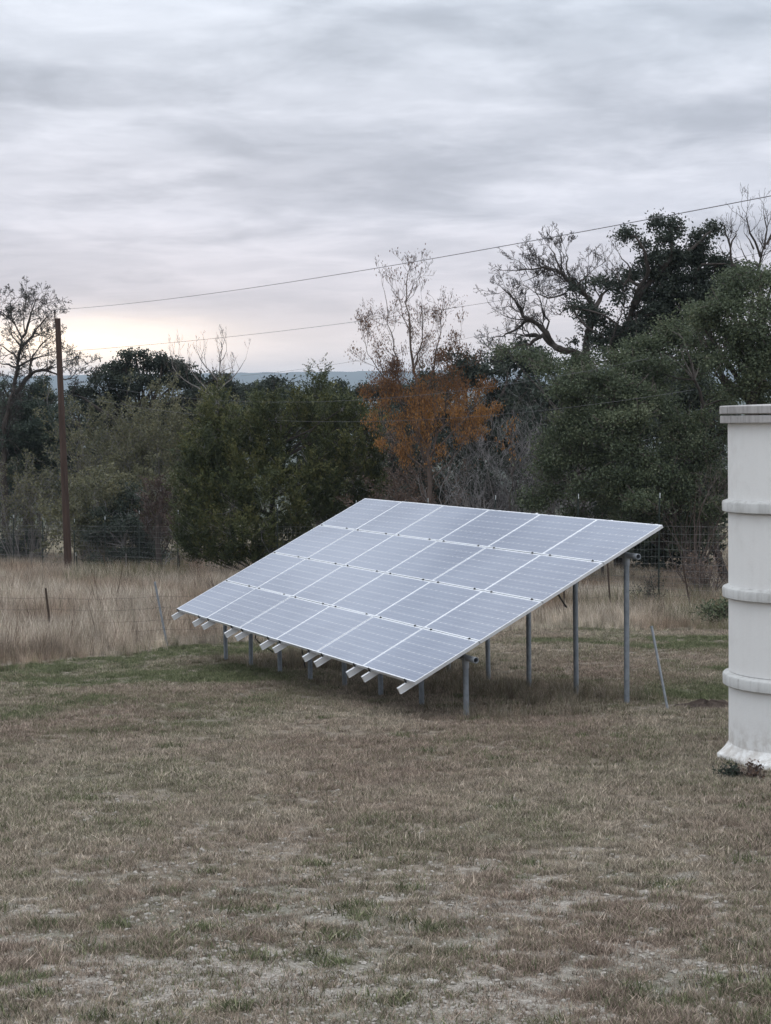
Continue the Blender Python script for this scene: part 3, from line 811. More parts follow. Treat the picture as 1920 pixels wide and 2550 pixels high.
def kids(P, Rr, length, m, rg, ang=(0.5, 1.0), ratio=(0.45, 0.8), t0=0.25, rk=0.6, tipk=True):
    B, n1, _ = P.shape; nseg = n1 - 1
    idx = np.repeat(np.arange(B), m); t = rg.uniform(t0, 1.0, len(idx))
    if tipk: t[::m] = 1.0
    f = np.minimum((t * nseg).astype(int), nseg - 1); u = t * nseg - f
    p = P[idx, f] * (1 - u)[:, None] + P[idx, f + 1] * u[:, None]
    d = norm(P[idx, f + 1] - P[idx, f])
    q = norm(np.cross(d, rg.normal(0, 1, d.shape)))
    an = rg.uniform(ang[0], ang[1], len(idx))[:, None]; an[::m] *= 0.35
    nd = d * np.cos(an) + q * np.sin(an)
    ln = length[idx] * rg.uniform(ratio[0], ratio[1], len(idx)) * (1.1 - 0.45 * t)
    rr = (Rr[idx, f] * (1 - u) + Rr[idx, f + 1] * u) * rk
    return p, nd, ln, rr


class Segs:
    def __init__(s): s.p0 = []; s.p1 = []; s.r0 = []; s.r1 = []
    def add(s, P, R, rmin=0.0):
        s.p0.append(P[:, :-1].reshape(-1, 3)); s.p1.append(P[:, 1:].reshape(-1, 3))
        s.r0.append(np.maximum(R[:, :-1], rmin).ravel()); s.r1.append(np.maximum(R[:, 1:], rmin).ravel())
    def mesh(s, name, mat, org, k=3):
        V, F = prisms(np.concatenate(s.p0) - org, np.concatenate(s.p1) - org, np.concatenate(s.r0), np.concatenate(s.r1), k)
        return mesh_np(name, V, F, mat)


def resample(pts, step):
    pts = np.asarray(pts, float); out = []
    n = len(pts)
    for i in range(n - 1):
        p0 = pts[max(i - 1, 0)]; p1 = pts[i]; p2 = pts[i + 1]; p3 = pts[min(i + 2, n - 1)]
        m = max(2, int(np.linalg.norm(p2 - p1) / step))
        for q in range(m):
            t = q / m
            out.append(0.5 * ((2 * p1) + (p2 - p0) * t + (2 * p0 - 5 * p1 + 4 * p2 - p3) * t * t + (3 * p1 - p0 - 3 * p2 + p3) * t ** 3))
    out.append(pts[-1]); return np.array(out)


def limb_line(px, Y, rg, jit=0.06, dd=0.0, step=0.35):
    """picture polyline -> a limb in space at distance about Y, wandering in depth"""
    n = len(px); dep = Y + dd * np.linspace(0, 1, n) + np.concatenate([[0], np.cumsum(rg.normal(0, 0.22, n - 1))])
    P = np.array([at(x, y, q) for (x, y), q in zip(px, dep)])
    P = resample(P, step); P[1:-1] += rg.normal(0, jit, (len(P) - 2, 3)) * 0.5
    return P


def leaves(C, size, rg, aspect=0.55, upb=0.3, axis_=None):
    """diamond leaves at centres C"""
    n = len(C); s = np.broadcast_to(np.asarray(size, float), (n,)) * rg.uniform(0.7, 1.3, n)
    if axis_ is None: ax = norm(rg.normal(0, 1, (n, 3)))
    else: ax = norm(axis_ + rg.normal(0, 0.35, (n, 3)))
    nr = norm(np.cross(ax, rg.normal(0, 1, (n, 3)) + np.array([0, 0, upb])))
    a = ax * (s * 0.5)[:, None]; b = nr * (s * 0.5 * aspect)[:, None]
    V = np.stack([C - a, C + b - a * 0.1, C + a, C - b - a * 0.1], 1).reshape(-1, 3)
    F = np.arange(4 * n).reshape(-1, 4)
    return V, F


def clump_points(clumps, Y, rg, per_m2, spread=0.13, k=10, shell=0.5, depth=0.9, squash=1.0):
    """clumps: (px, py, rx, ry[, dY]) in picture units -> leaf centres and a tint value per leaf, plus clump centres"""
    C = []; T = []; cen = []
    for c in clumps:
        px, py, rx, ry = c[:4]; y = Y + (c[4] if len(c) > 4 else 0.0)
        px += rg.normal(0, 0.30) * rx; py += rg.normal(0, 0.38) * ry; y += rg.normal(0, .35); rx, ry = rx * rg.uniform(.85, 1.15), ry * rg.uniform(.9, 1.35)
        o = at(px, py, y); mx_, mz_ = rx * Vp / FOC * y, ry * Vp / FOC * y; my_ = depth * 0.5 * (mx_ + mz_) + 0.1
        cen.append((o, mx_, my_, mz_))
        n = max(6, int(3.4 * per_m2 * mx_ * mz_ * 3.14 / k * (c[5] if len(c) > 5 else 1.0)))
        # the clump is a bunch of smaller leafy bunches with gaps between them
        ns = 14
        sd_ = norm(rg.normal(0, 1, (ns, 3)) + np.array([0, 0, .15])); sc_ = sd_ * rg.uniform(0.2, 0.98, (ns, 1)); sr_ = rg.uniform(0.22, 0.42, ns); st_ = rg.random(ns) * 0.55
        w_ = rg.integers(0, ns, n)
        d = norm(rg.normal(0, 1, (n, 3)))
        rr = (shell + (1 - shell) * rg.random(n)) * (1 + rg.normal(0, 0.10, n)) * sr_[w_]
        ctr = o + (sc_[w_] + d * rr[:, None] * np.array([1.15, 1.15, .85])) * np.array([mx_, my_, mz_])
        tint = st_[w_] + rg.random(n) * 0.15
        idx = np.repeat(np.arange(n), k)
        C.append(ctr[idx] + rg.normal(0, spread, (n * k, 3)) * np.array([1, 1, 0.7])); T.append(np.clip(tint[idx] + rg.random(n * k) * 0.35, 0, 1))
    return np.concatenate(C), np.concatenate(T), cen


def tubes_mesh(lines, name, mat, org, kmin=5):
    mb = MB()
    for P, r0, r1 in lines:
        n = len(P); rr = np.linspace(r0, r1, n) * (1 + 0.12 * np.sin(np.arange(n) * 1.7 + r0 * 50))
        mb.tube([Vector(p - org) for p in P], list(rr), kmin if r0 < 0.06 else 8, True)
    return mb.mesh(name, mat, True)


def oak(name, label, cat, foot, Y, clumps, per_m2, leaf, mat_leaf, bark='bark', trunk_r=0.20, limbs=None, group=None, seed=1, k=10, spread=0.13, shell=0.5, twigs=True, depth=0.9, fork=0.35):
    """a leafy tree: trunk, limbs that reach into every clump, twigs, foliage"""
    rg = np.random.default_rng(seed)
    g = at(foot[0], foot[1], Y); g[2] = float(gz(g[0], Y)) - 0.1
    root = thing(name, label, cat, tuple(g), 0, group)
    C, T, cen = clump_points(clumps, Y, rg, per_m2, spread, k, shell, depth)
    V, F = leaves(C - g, leaf, rg)
    link('crown', mesh_np('crown', V, F, M[mat_leaf], np.repeat(T, 4)), root)
    lines = []
    ctr = np.mean([c[0] for c in cen], 0)
    if limbs:
        for px, r0, r1 in limbs: lines.append((limb_line(px, Y, rg), r0, r1))
    else:
        top = g * (1 - fork) + ctr * fork; top[2] = g[2] + max(0.5, (ctr[2] - g[2]) * 0.75)
        tr = resample([g, g * .6 + top * .4 + rg.normal(0, .12, 3) * [1, 1, 0], top], 0.4); lines.append((tr, trunk_r, trunk_r * 0.6))
    src = np.concatenate([l[0] for l in lines]); srad = np.concatenate([np.linspace(l[1], l[2], len(l[0])) for l in lines])
    for o, a, b_, c_ in cen:
        d = np.linalg.norm(src - o, axis=1) + 0.6 * np.maximum(0, src[:, 2] - o[2]); i = int(np.argmin(d)); p0 = src[i]
        dist = np.linalg.norm(o - p0); r = min(srad[i] * 0.7, 0.02 + 0.018 * dist)
        mid = (p0 + o) / 2 + rg.normal(0, 0.10 * dist + .02, 3)
        lines.append((resample([p0, mid, o], 0.4), r, r * 0.45))
    tr_me = tubes_mesh(lines, 'trunk', M[bark], g); link('trunk', tr_me, root)
    if twigs:
        sg = Segs()
        for o, a, b_, c_ in cen:
            n = int(8 + 10 * a * c_); d = norm(rg.normal(0, 1, (n, 3)) + [0, 0, .25])
            Pn, Rn = grow(np.repeat(o[None], n, 0), d * np.array([a, b_, c_]), np.full(n, 1.2 * (a + b_ + c_) / 3), np.full(n, 0.014), rg, 4, 0.3, 0.05)
            sg.add(Pn, Rn)
        link('twigs', sg.mesh('twigs', M['twig_brown' if bark == 'bark' else 'twig_grey'], g), root)
    return root


def bare(name, label, cat, foot, Y, limbs, seed, twig='twig_dark', bark='bark', levels=4, dens=2.2, L0=1.3, leafn=0, leafmat=None, leafsize=0.07, group=None, wander=0.25, up=0.10, rmin=0.004, first=0.35, base_px=True, hang=False, aspect=0.55, leaf_top=None, m_kids=3):
    """a bare or thinly leaved tree grown from hand-placed limbs (picture polylines)"""
    rg = np.random.default_rng(seed)
    g = at(foot[0], foot[1], Y); g[2] = float(gz(g[0], Y)) - 0.1
    root = thing(name, label, cat, tuple(g), 0, group)
    lines = []; pos = []; dr = []; ln = []; rd = []
    for L in limbs:
        px, r0, r1 = L[:3]; dd = L[3] if len(L) > 3 else 0.0
        P = limb_line(px, Y, rg, 0.05, dd, 0.25)
        if base_px and tuple(px[0]) == tuple(foot): P[0] = g
        lines.append((P, r0, r1)); n = len(P)
        m = max(2, int(np.linalg.norm(np.diff(P, axis=0), axis=1).sum() * dens))
        for t in rg.uniform(first, 1, m).tolist() + [1.0]:
            i = min(int(t * (n - 1)), n - 2); d = norm(P[i + 1] - P[i]); q = norm(np.cross(d, rg.normal(0, 1, 3)))
            an = rg.uniform(0.5, 1.15) if t < 1 else 0.1
            pos.append(P[i] + (P[i + 1] - P[i]) * (t * (n - 1) - i)); dr.append(d * math.cos(an) + q * math.sin(an) + np.array([0, 0, .15]))
            ln.append(L0 * rg.uniform(0.5, 1.1) * (1.15 - 0.6 * t)); rd.append(max(0.008, (r0 + (r1 - r0) * t) * 0.5) if t < 1 else r1)
    link('trunk', tubes_mesh(lines, 'trunk', M[bark], g), root)
    sg = Segs(); pos, dr, ln, rd = map(np.array, (pos, dr, ln, rd)); tips = []
    rd = np.minimum(rd, 0.03)
    for lv in range(levels):
        P, R = grow(pos, dr, ln, rd, rg, 4 if lv < 2 else 3, wander, up)
        sg.add(P, R, rmin); tips.append(P[:, 1:].reshape(-1, 3))
        if lv < levels - 1: pos, dr, ln, rd = kids(P, R, ln, m_kids, rg, rk=0.62)
    link('twigs', sg.mesh('twigs', M[twig], g), root)
    if leafn:
        tp = np.concatenate(tips[1:])
        if leaf_top is not None:
            pr = rg.random(len(tp)) < leaf_top(tp); tp = tp[pr]
        c = tp[rg.integers(0, len(tp), leafn)] + rg.normal(0, 0.09 if hang else 0.05, (leafn, 3))
        V, F = leaves(c - g, leafsize, rg, aspect, 0.2, np.array([0, 0, -1.0]) if hang else None)
        link('foliage', mesh_np('foliage', V, F, M[leafmat], np.repeat(np.clip((rg.random(leafn) * 0.6 + 0.4 * fbm(c[:, 0] * 1.2, c[:, 2] * 1.2, seed, 2)) * (1 - (0.8 if hang else 0) * np.clip((c[:, 2] - g[2] - 5.6) / 1.6, 0, 1)), 0, 1), 4)), root)  # hanging leaves darken with height: backlit silhouette painted into their colour value
    return root


def shrub(name, label, cat, foot, Y, wpx, hpx, seed, stems=14, twig='twig_grey', leafn=0, leafmat='olive', leafsize=0.06, spread=0.5, levels=4, group=None, rmin=0.0045, up=0.10, dens_kids=3, r0=0.028):
    """a many-stemmed thicket shrub: wpx, hpx its size in the picture"""
    rg = np.random.default_rng(seed)
    g = at(foot[0], foot[1], Y); g[2] = float(gz(g[0], Y)) - 0.05
    topz = at(foot[0], foot[1] - hpx, Y)[2]
    H = max(0.8, topz - g[2]); W = wpx * Vp / FOC * Y
    root = thing(name, label, cat, tuple(g), 0, group)
    ang = rg.uniform(0, 2 * math.pi, stems); out = rg.uniform(0.05, 1.0, stems) ** 0.7
    pos = g + np.stack([np.cos(ang) * out * W * 0.22, np.sin(ang) * out * W * 0.22, np.zeros(stems)], 1)
    dr = np.stack([np.cos(ang) * out * W * spread, np.sin(ang) * out * W * spread, np.full(stems, H * 0.9)], 1)
    ln = np.linalg.norm(dr, axis=1) * rg.uniform(0.5, 0.85, stems); rd = rg.uniform(0.6, 1.1, stems) * r0
    sg = Segs(); tips = []; st = Segs()
    for lv in range(levels):
        P, R = grow(pos, dr, ln, rd, rg, 5 if lv == 0 else 3, 0.18 if lv == 0 else 0.26, up)
        (st if lv == 0 else sg).add(P, R, rmin); tips.append(P[:, 1:].reshape(-1, 3))
        if lv < levels - 1: pos, dr, ln, rd = kids(P, R, ln, dens_kids + (2 if lv == 0 else 0), rg, ratio=(0.35, 0.62), rk=0.55, t0=0.2)
    link('stems', st.mesh('stems', M['bark_grey' if twig == 'twig_grey' else 'bark_brown'], g, 5), root)
    link('twigs', sg.mesh('twigs', M[twig], g), root)
    if leafn:
        tp = np.concatenate(tips[1:]); c = tp[rg.integers(0, len(tp), leafn)] + rg.normal(0, 0.08, (leafn, 3))
        V, F = leaves(c - g, leafsize, rg)
        link('foliage', mesh_np('foliage', V, F, M[leafmat], np.repeat(np.clip(rg.random(leafn) * 0.6 + 0.5 * fbm(c[:, 0], c[:, 2], seed, 2) - .05, 0, 1), 4)), root)
    return root


def juniper(name, label, foot, Y, clumps, seed, apex, plumes_m2=95, group=None, lim=6, mat='juniper', kq=16):
    """a cedar: every clump is a bundle of upward plumes of fine needles"""
    rg = np.random.default_rng(seed)
    g = at(foot[0], foot[1], Y); g[2] = float(gz(g[0], Y)) - 0.1
    root = thing(name, label, 'tree', tuple(g), 0, group)
    VV = []; AA = []; AXS = []; cen = []
    for c in clumps:
        px, py, rx, ry = c[:4]; y = Y + (c[4] if len(c) > 4 else rg.normal(0, 0.5))
        o = at(px, py, y); a = rx * Vp / FOC * y; b_ = ry * Vp / FOC * y; cen.append((o, a))
        n = max(6, int(plumes_m2 * a * b_ * 3.14))
        # every clump is a handful of pointed sprays that lean outwards
        ns = 7
        sd_ = norm(rg.normal(0, 1, (ns, 3)) + np.array([0, -.35, .1])); sc_ = sd_ * rg.uniform(0.35, 0.95, (ns, 1)) * np.array([a, a, b_])
        sr_ = rg.uniform(0.16, 0.32, ns) * a; sh_ = rg.uniform(0.75, 1.35, ns) * b_; st_ = rg.random(ns) ** 1.3 * 0.75
        lean_ = norm(sd_ * [1, 1, .2] * 0.36 + np.array([0, 0, 1.0])) 
        w_ = rg.integers(0, ns, n); u_h = rg.random(n) ** 1.25
        th = rg.uniform(0, 6.283, n); rad_ = sr_[w_] * (1.02 - u_h) * np.sqrt(rg.uniform(.25, 1, n))
        off = np.stack([np.cos(th), np.sin(th), np.zeros(n)], 1)
        q = o + sc_[w_] + lean_[w_] * (u_h * 1.5 - .45)[:, None] * sh_[w_][:, None] + off * rad_[:, None]
        ax = norm(off * 0.75 + lean_[w_] * 0.8 + rg.normal(0, 0.25, (n, 3)))
        Lp = rg.uniform(0.24, 0.52, n); tint = st_[w_] * 0.8 + rg.random(n) * 0.18 + u_h * .1
        for j in range(kq):
            u = (j + rg.random(n)) / kq
            sp = (1 - u) * 0.055 + 0.010
            VV.append(q + ax * (Lp * u)[:, None] + rg.normal(0, 1, (n, 3)) * sp[:, None]); AXS.append(ax + rg.normal(0, 0.30, (n, 3)))
            AA.append(np.clip(tint + rg.random(n) * 0.25 + 0.22 * u, 0, 1))
    C = np.concatenate(VV)
    V, F = leaves(C - g, 0.105, rg, 0.30, 0.2, np.concatenate(AXS))
    link('crown', mesh_np('crown', V, F, M[mat], np.repeat(np.concatenate(AA), 4)), root)
    lines = []
    top = at(apex[0], apex[1], Y)
    tr = resample([g, g * .5 + top * .5 + rg.normal(0, .1, 3), top], 0.5); lines.append((tr, 0.17, 0.02))
    sg = Segs()
    for o, a in cen:
        h = np.clip(o[2] - 0.5 - 0.35 * np.linalg.norm((o - g)[:2]), g[2] + 0.25, None)
        i = int(np.argmin(np.abs(tr[:, 2] - h))); p0 = tr[i]
        lines.append((resample([p0, (p0 + o) / 2 + np.array([0, 0, -.12]), o], 0.5), 0.045, 0.012))
        n = 12; P, R = grow(np.repeat(o[None], n, 0), norm(rg.normal(0, 1, (n, 3)) + [0, 0, .4]), np.full(n, a * 0.95), np.full(n, .010), rg, 3, .25, .08); sg.add(P, R)
    for _ in range(lim):
        az_ = rg.uniform(0, 6.28); h = g[2] + rg.uniform(0.25, 0.7)
        P, R = grow(np.array([[g[0], g[1], h]]), np.array([[math.cos(az_), math.sin(az_), -.02]]), np.array([2.6]), np.array([.03]), rg, 8, .12, -.01); lines.append((P[0], .03, .008))
        p_, d_, l_, r_ = kids(P, R, np.array([1.6]), 9, rg, rk=.4); P, R = grow(p_, d_, l_, r_, rg, 4, .2, 0.02); sg.add(P, R, .004)
    link('trunk', tubes_mesh(lines, 'trunk', M['bark'], g), root)
    link('twigs', sg.mesh('twigs', M['twig_grey'], g), root)
    return root


Z7 = lambda pts: [(1084.6 + .349 * x, 433.9 + .349 * y) for x, y in pts]
Z4 = lambda pts: [(.3333 * x, 607.4 + .3333 * y) for x, y in pts]
Z7c = lambda cl, dd=0: [(1084.6 + .349 * c[0], 433.9 + .349 * c[1], .349 * c[2], .349 * c[3], (c[4] if len(c) > 4 else 0) + dd) + tuple(c[5:6]) for c in cl]
Z4c = lambda cl, dd=0: [(.3333 * c[0], 607.4 + .3333 * c[1], .3333 * c[2], .3333 * c[3], (c[4] if len(c) > 4 else 0) + dd) + tuple(c[5:6]) for c in cl]

# ---- right-hand wood
bare('bare_oak', 'bare crooked oak with wide spreading limbs against the sky right of the orange tree', 'tree', (1258, 1000), 62, [
    ([(1258, 1000)] + Z7([(512, 960), (525, 850), (560, 760), (582, 700), (540, 620), (500, 560), (430, 510), (380, 455), (330, 425), (270, 412), (190, 425), (110, 430)]), .20, .018),
    (Z7([(500, 965), (420, 935), (350, 915), (315, 890), (270, 815), (225, 762), (150, 738), (118, 690), (100, 640), (55, 590), (5, 545)]), .14, .015),
    (Z7([(225, 762), (150, 742), (120, 768), (60, 812), (0, 832), (-70, 850)]), .07, .012),
    (Z7([(325, 900), (270, 850), (235, 838), (190, 835), (150, 834)]), .10, .06),
    (Z7([(235, 842), (200, 872), (140, 895), (60, 905), (-40, 935)]), .07, .02),
    (Z7([(582, 700), (605, 610), (635, 565), (700, 535)]), .10, .02),
    (Z7([(545, 660), (470, 655), (410, 665), (360, 700)]), .06, .015),
    (Z7([(400, 475), (345, 390), (320, 330), (290, 285)]), .05, .01),
    (Z7([(460, 530), (490, 500), (520, 470), (530, 420)]), .045, .01),
    (Z7([(430, 510), (400, 420), (410, 360), (400, 290)]), .04, .008),
    (Z7([(270, 815), (290, 740), (250, 690), (230, 600), (200, 520)]), .045, .01),
    (Z7([(400, 570), (320, 600), (250, 590), (180, 550)]), .04, .01),
    (Z7([(300, 415), (230, 455), (160, 490)]), .035, .01),
], 21, levels=4, m_kids=4, rmin=.006, dens=2.4, L0=1.3, leafn=2600, leafmat='oak_leaf_far', leafsize=0.09, leaf_top=lambda p: (p[:, 0] > at(1225, 700, 62)[0]) * (p[:, 2] < at(1250, 600, 62)[2]) * 1.0, up=0.09)

oak('tall_live_oak', 'tallest live oak with clumpy dark tufts open to the sky at upper right', 'tree', (1330, 1000), 60, Z7c([
    (800, 225, 62, 34), (745, 240, 28, 26), (960, 150, 55, 36), (1075, 170, 66, 58), (1000, 235, 70, 40), (900, 250, 40, 30), (1230, 205, 66, 36), (1315, 190, 42, 36), (1270, 285, 52, 42), (1190, 290, 50, 40),
    (870, 370, 62, 44), (980, 340, 70, 50), (1090, 310, 60, 48), (830, 470, 76, 40), (960, 440, 80, 46), (1130, 390, 80, 50), (560, 505, 46, 24, 0, .8), (640, 520, 60, 30, 0, .8), (710, 545, 46, 30, 0, .7), (480, 670, 60, 26, 0, .7), (560, 690, 50, 40, 0, .7), (430, 650, 50, 22, 0, .5),
    (720, 620, 50, 34, 0, .5), (760, 530, 60, 34, 0, .7), (880, 560, 80, 50), (1000, 540, 90, 60), (1100, 500, 80, 60), (1280, 400, 90, 50), (1380, 390, 70, 46), (1440, 440, 70, 50), (1230, 480, 90, 60), (1090, 640, 110, 70), (950, 660, 90, 60, 0, .7), (840, 700, 80, 60, 0, .7), (700, 800, 80, 60, 0, .8), (640, 720, 60, 40, 0, .5), (840, 830, 100, 60), (1000, 780, 110, 80), (1150, 780, 120, 90), (1200, 580, 80, 60), (1300, 520, 110, 70), (1230, 680, 110, 80), (1330, 620, 100, 80), (1000, 700, 110, 70), (760, 880, 110, 70), (900, 900, 110, 70), (1060, 880, 120, 80), (600, 870, 80, 60, 0, .8), (1150, 640, 90, 60), (1420, 520, 90, 70), (980, 480, 70, 50), (1190, 420, 80, 60), (1040, 420, 60, 50)]), 720, 0.10, 'oak_leaf_far',
    limbs=[([(1330, 1000)] + Z7([(705, 900), (780, 780), (820, 640), (862, 520), (905, 430), (885, 310), (825, 215)]), .24, .03),
           (Z7([(820, 640), (915, 500), (1000, 415), (1052, 300), (1035, 180)]), .14, .02),
           (Z7([(1000, 415), (1130, 330), (1230, 250), (1290, 190)]), .09, .02),
           (Z7([(860, 530), (780, 490), (720, 515), (600, 510)]), .07, .02),
           (Z7([(1210, 560), (1190, 480), (1240, 400), (1380, 390)]), .08, .02)], seed=22, k=6, spread=.15, shell=.2)

bare('bare_snag', 'bare forked branches rising at the top right corner beside the tank', 'tree', (1640, 1000), 58, [
    ([(1640, 1000), (1640, 700)] + Z7([(1590, 560), (1585, 430), (1610, 330), (1650, 250), (1700, 200)]), .13, .015),
    (Z7([(1600, 345), (1560, 250), (1520, 150), (1520, 55)]), .05, .008), (Z7([(1625, 300), (1640, 180), (1620, 70)]), .045, .008),
    (Z7([(1640, 270), (1690, 150), (1680, 60)]), .045, .008), (Z7([(1590, 400), (1520, 370), (1480, 290)]), .04, .008),
    (Z7([(1560, 480), (1430, 400), (1412, 300), (1385, 200), (1368, 150)]), .06, .01), (Z7([(1415, 290), (1450, 210), (1462, 180)]), .035, .01),
    (Z7([(1560, 300), (1500, 200)]), .03, .008)], 23, levels=3, dens=2.6, L0=1.0, up=.2)
bare('bare_sapling', 'thin leafless sapling poking up left of the tallest live oak', 'tree', (1300, 1000), 59, [
    ([(1300, 1000), (1310, 800)] + Z7([(760, 600), (720, 480), (660, 410), (640, 345)]), .05, .006), (Z7([(760, 520), (800, 420), (740, 360), (712, 300)]), .035, .006), (Z7([(720, 480), (700, 400), (650, 350)]), .02, .006)], 24, levels=3, dens=2.2, L0=.8, up=.15)

oak('right_live_oak', 'broad live oak filling the right edge above the concrete tank', 'tree', (1640, 1230), 51.5, Z7c([
    (1400, 560, 120, 70), (1530, 500, 130, 80), (1640, 470, 110, 80), (1300, 650, 120, 80, -.3), (1450, 660, 150, 90, -.6), (1600, 620, 130, 100, -.6), (1270, 780, 100, 80, -.2), (1380, 800, 140, 90, -.8), (1540, 780, 150, 100, -1),
    (1680, 760, 120, 120, -1), (1330, 900, 90, 60, 0, .7), (1480, 930, 140, 80, -.9), (1620, 920, 140, 90, -1.2), (1500, 1060, 120, 70, -.4, .8), (1620, 1080, 130, 90, -.6), (1480, 1170, 110, 60, -.2, .8), (1600, 1200, 140, 80), (1700, 1000, 120, 100), (1240, 690, 60, 50, .3, .7), (1420, 1110, 60, 60, .5, .5), (1230, 880, 90, 70, .2), (1200, 700, 80, 70, .4), (1250, 980, 90, 70, .3, .8), (1340, 1010, 100, 70, 0, .8), (1640, 1300, 100, 120), (1420, 660, 80, 60, .5), (1560, 420, 70, 40), (1450, 480, 70, 50)]), 560, 0.088, 'oak_leaf', seed=25, trunk_r=.26, k=8, spread=.16, shell=.35)

oak('front_live_oak', 'dense green live oak mass behind the fence between orange tree and tank', 'tree', (1420, 1180), 54.0, Z7c([
    (60, 975, 70, 40, 3, .8), (170, 965, 90, 45, 3, .8), (290, 990, 80, 45, 2), (300, 1070, 110, 60), (430, 1010, 110, 60, 1), (560, 980, 110, 60, 1), (700, 960, 120, 60, 1), (830, 930, 120, 60, 1.2), (970, 900, 110, 60, 1.4),
    (420, 1120, 130, 80, -.5), (560, 1090, 130, 80, -.5), (700, 1070, 140, 80, -.5), (850, 1040, 130, 80, -.3), (980, 1010, 100, 80, .2), (520, 1230, 130, 80, -1), (680, 1200, 150, 90, -1.2), (840, 1170, 150, 90, -1), (980, 1150, 90, 70, .0, .7),
    (470, 1350, 130, 90, -.8), (620, 1340, 150, 90, -1.4), (790, 1310, 150, 90, -1.5), (950, 1290, 140, 90, -1), (1090, 1290, 110, 80, -.5, .8), (1220, 1330, 110, 80, -.8), (380, 1470, 120, 90, -.4), (540, 1470, 140, 90, -1.2), (700, 1460, 150, 90, -1.7), (870, 1440, 150, 90, -1.8), (1040, 1420, 140, 90, -1.5), (1190, 1440, 120, 90, -1.4), (1310, 1420, 90, 100, -1),
    (300, 1590, 110, 80, 0, .8), (440, 1610, 140, 90, -.8), (610, 1600, 150, 90, -1.4), (790, 1580, 150, 90, -2), (960, 1560, 150, 90, -2), (1130, 1560, 140, 90, -2), (1280, 1560, 110, 100, -1.5), (350, 1730, 120, 80, 0, .8), (500, 1740, 130, 80, -.8, .9), (680, 1730, 140, 80, -1.4), (860, 1700, 150, 80, -1.9), (1040, 1690, 150, 90, -2), (1220, 1690, 140, 90, -1.8), (1340, 1740, 80, 100, -1.2),
    (760, 1850, 140, 70, -1.4, .9), (940, 1830, 150, 80, -1.8), (1120, 1820, 150, 90, -1.9), (1280, 1850, 110, 90, -1.5), (560, 1860, 120, 70, -.6, .8), (960, 1950, 140, 70, -1.5, .9), (1130, 1960, 130, 80, -1.6, .9), (1270, 1990, 90, 90, -1.2, .9), (760, 1960, 120, 60, -1, .8), (200, 1850, 110, 70, .5), (330, 1860, 120, 70, 0), (450, 1960, 120, 60, 0), (600, 2020, 120, 50, -.3), (760, 2060, 110, 50, -.6), (900, 2060, 110, 50, -.8), (1050, 2080, 100, 50, -.8, .8), (1180, 2090, 80, 60, -.6, .7), (1290, 2110, 60, 70, -.5, .7), (1050, 800, 110, 70, 1.6), (1150, 860, 110, 80, 1.4), (1120, 960, 110, 80, 1.2, .8), (1230, 800, 100, 80, 1.8), (1180, 1060, 110, 80, .8, .7), (1300, 1000, 90, 80, .8, .8), (1330, 1160, 80, 70, .4, .8), (1400, 1260, 80, 80, .4), (230, 1480, 70, 60, 1, .6)], 0), 600, 0.082, 'oak_leaf', seed=26, trunk_r=.28, k=8, spread=.16, shell=.35,
    limbs=[([(1420, 1180), (1452, 1120), (1480, 1060), (1470, 960), (1420, 880)], .24, .12), ([(1600, 1345), (1570, 1262), (1548, 1190), (1520, 1100), (1490, 1000), (1460, 920)], .17, .06), ([(1480, 1060), (1400, 1000), (1320, 960), (1240, 930)], .12, .03), ([(1470, 960), (1520, 880), (1500, 820)], .1, .04), ([(1320, 960), (1260, 1040), (1200, 1060)], .06, .02), ([(1400, 1130), (1320, 1040), (1260, 1020), (1200, 1045)], .07, .02)])
shrub('grey_scrub', 'grey leafless tangle in the dark gap between the two big live oaks', 'shrub', (1490, 1090), 52.2, 110, 170, 27, 16, 'twig_brown', 500, levels=4, spread=.42)

# ---- middle
tl = lambda p: np.clip((at(900, 620, 56)[2] - p[:, 2]) / 3.6, 0.06, 1) ** 1.15 * np.clip((p[:, 2] - at(900, 1090, 56)[2]) / 1.7, 0.08, 1)
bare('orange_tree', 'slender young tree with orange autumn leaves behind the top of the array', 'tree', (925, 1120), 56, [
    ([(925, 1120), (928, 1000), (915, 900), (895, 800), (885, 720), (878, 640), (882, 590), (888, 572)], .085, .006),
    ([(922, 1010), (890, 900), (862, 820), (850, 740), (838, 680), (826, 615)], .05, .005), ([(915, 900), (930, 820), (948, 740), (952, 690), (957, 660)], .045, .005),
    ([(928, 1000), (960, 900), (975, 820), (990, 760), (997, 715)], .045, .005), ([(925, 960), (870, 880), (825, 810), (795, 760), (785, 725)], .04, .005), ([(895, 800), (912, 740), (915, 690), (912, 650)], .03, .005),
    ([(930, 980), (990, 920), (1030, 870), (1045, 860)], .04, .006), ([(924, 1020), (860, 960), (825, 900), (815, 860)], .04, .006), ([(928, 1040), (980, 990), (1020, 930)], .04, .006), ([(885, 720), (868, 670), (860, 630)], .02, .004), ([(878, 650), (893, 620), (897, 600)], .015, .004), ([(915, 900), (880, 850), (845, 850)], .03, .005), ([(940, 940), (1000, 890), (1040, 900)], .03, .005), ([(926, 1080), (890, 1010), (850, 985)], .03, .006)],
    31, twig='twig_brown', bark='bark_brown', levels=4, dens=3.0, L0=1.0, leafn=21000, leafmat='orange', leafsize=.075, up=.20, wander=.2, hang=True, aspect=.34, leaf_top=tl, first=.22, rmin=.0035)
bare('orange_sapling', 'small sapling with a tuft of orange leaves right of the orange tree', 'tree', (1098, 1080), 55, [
    ([(1098, 1080), (1110, 1010), (1104, 960), (1108, 920)], .03, .005), ([(1110, 1010), (1090, 985), (1078, 960)], .015, .004)], 32, twig='twig_brown', levels=3, dens=4, L0=.25, leafn=130, leafmat='orange', leafsize=.10, hang=True, aspect=.34, leaf_top=lambda p: (p[:, 2] > at(1100, 990, 55)[2]) * 1.0, up=.2)
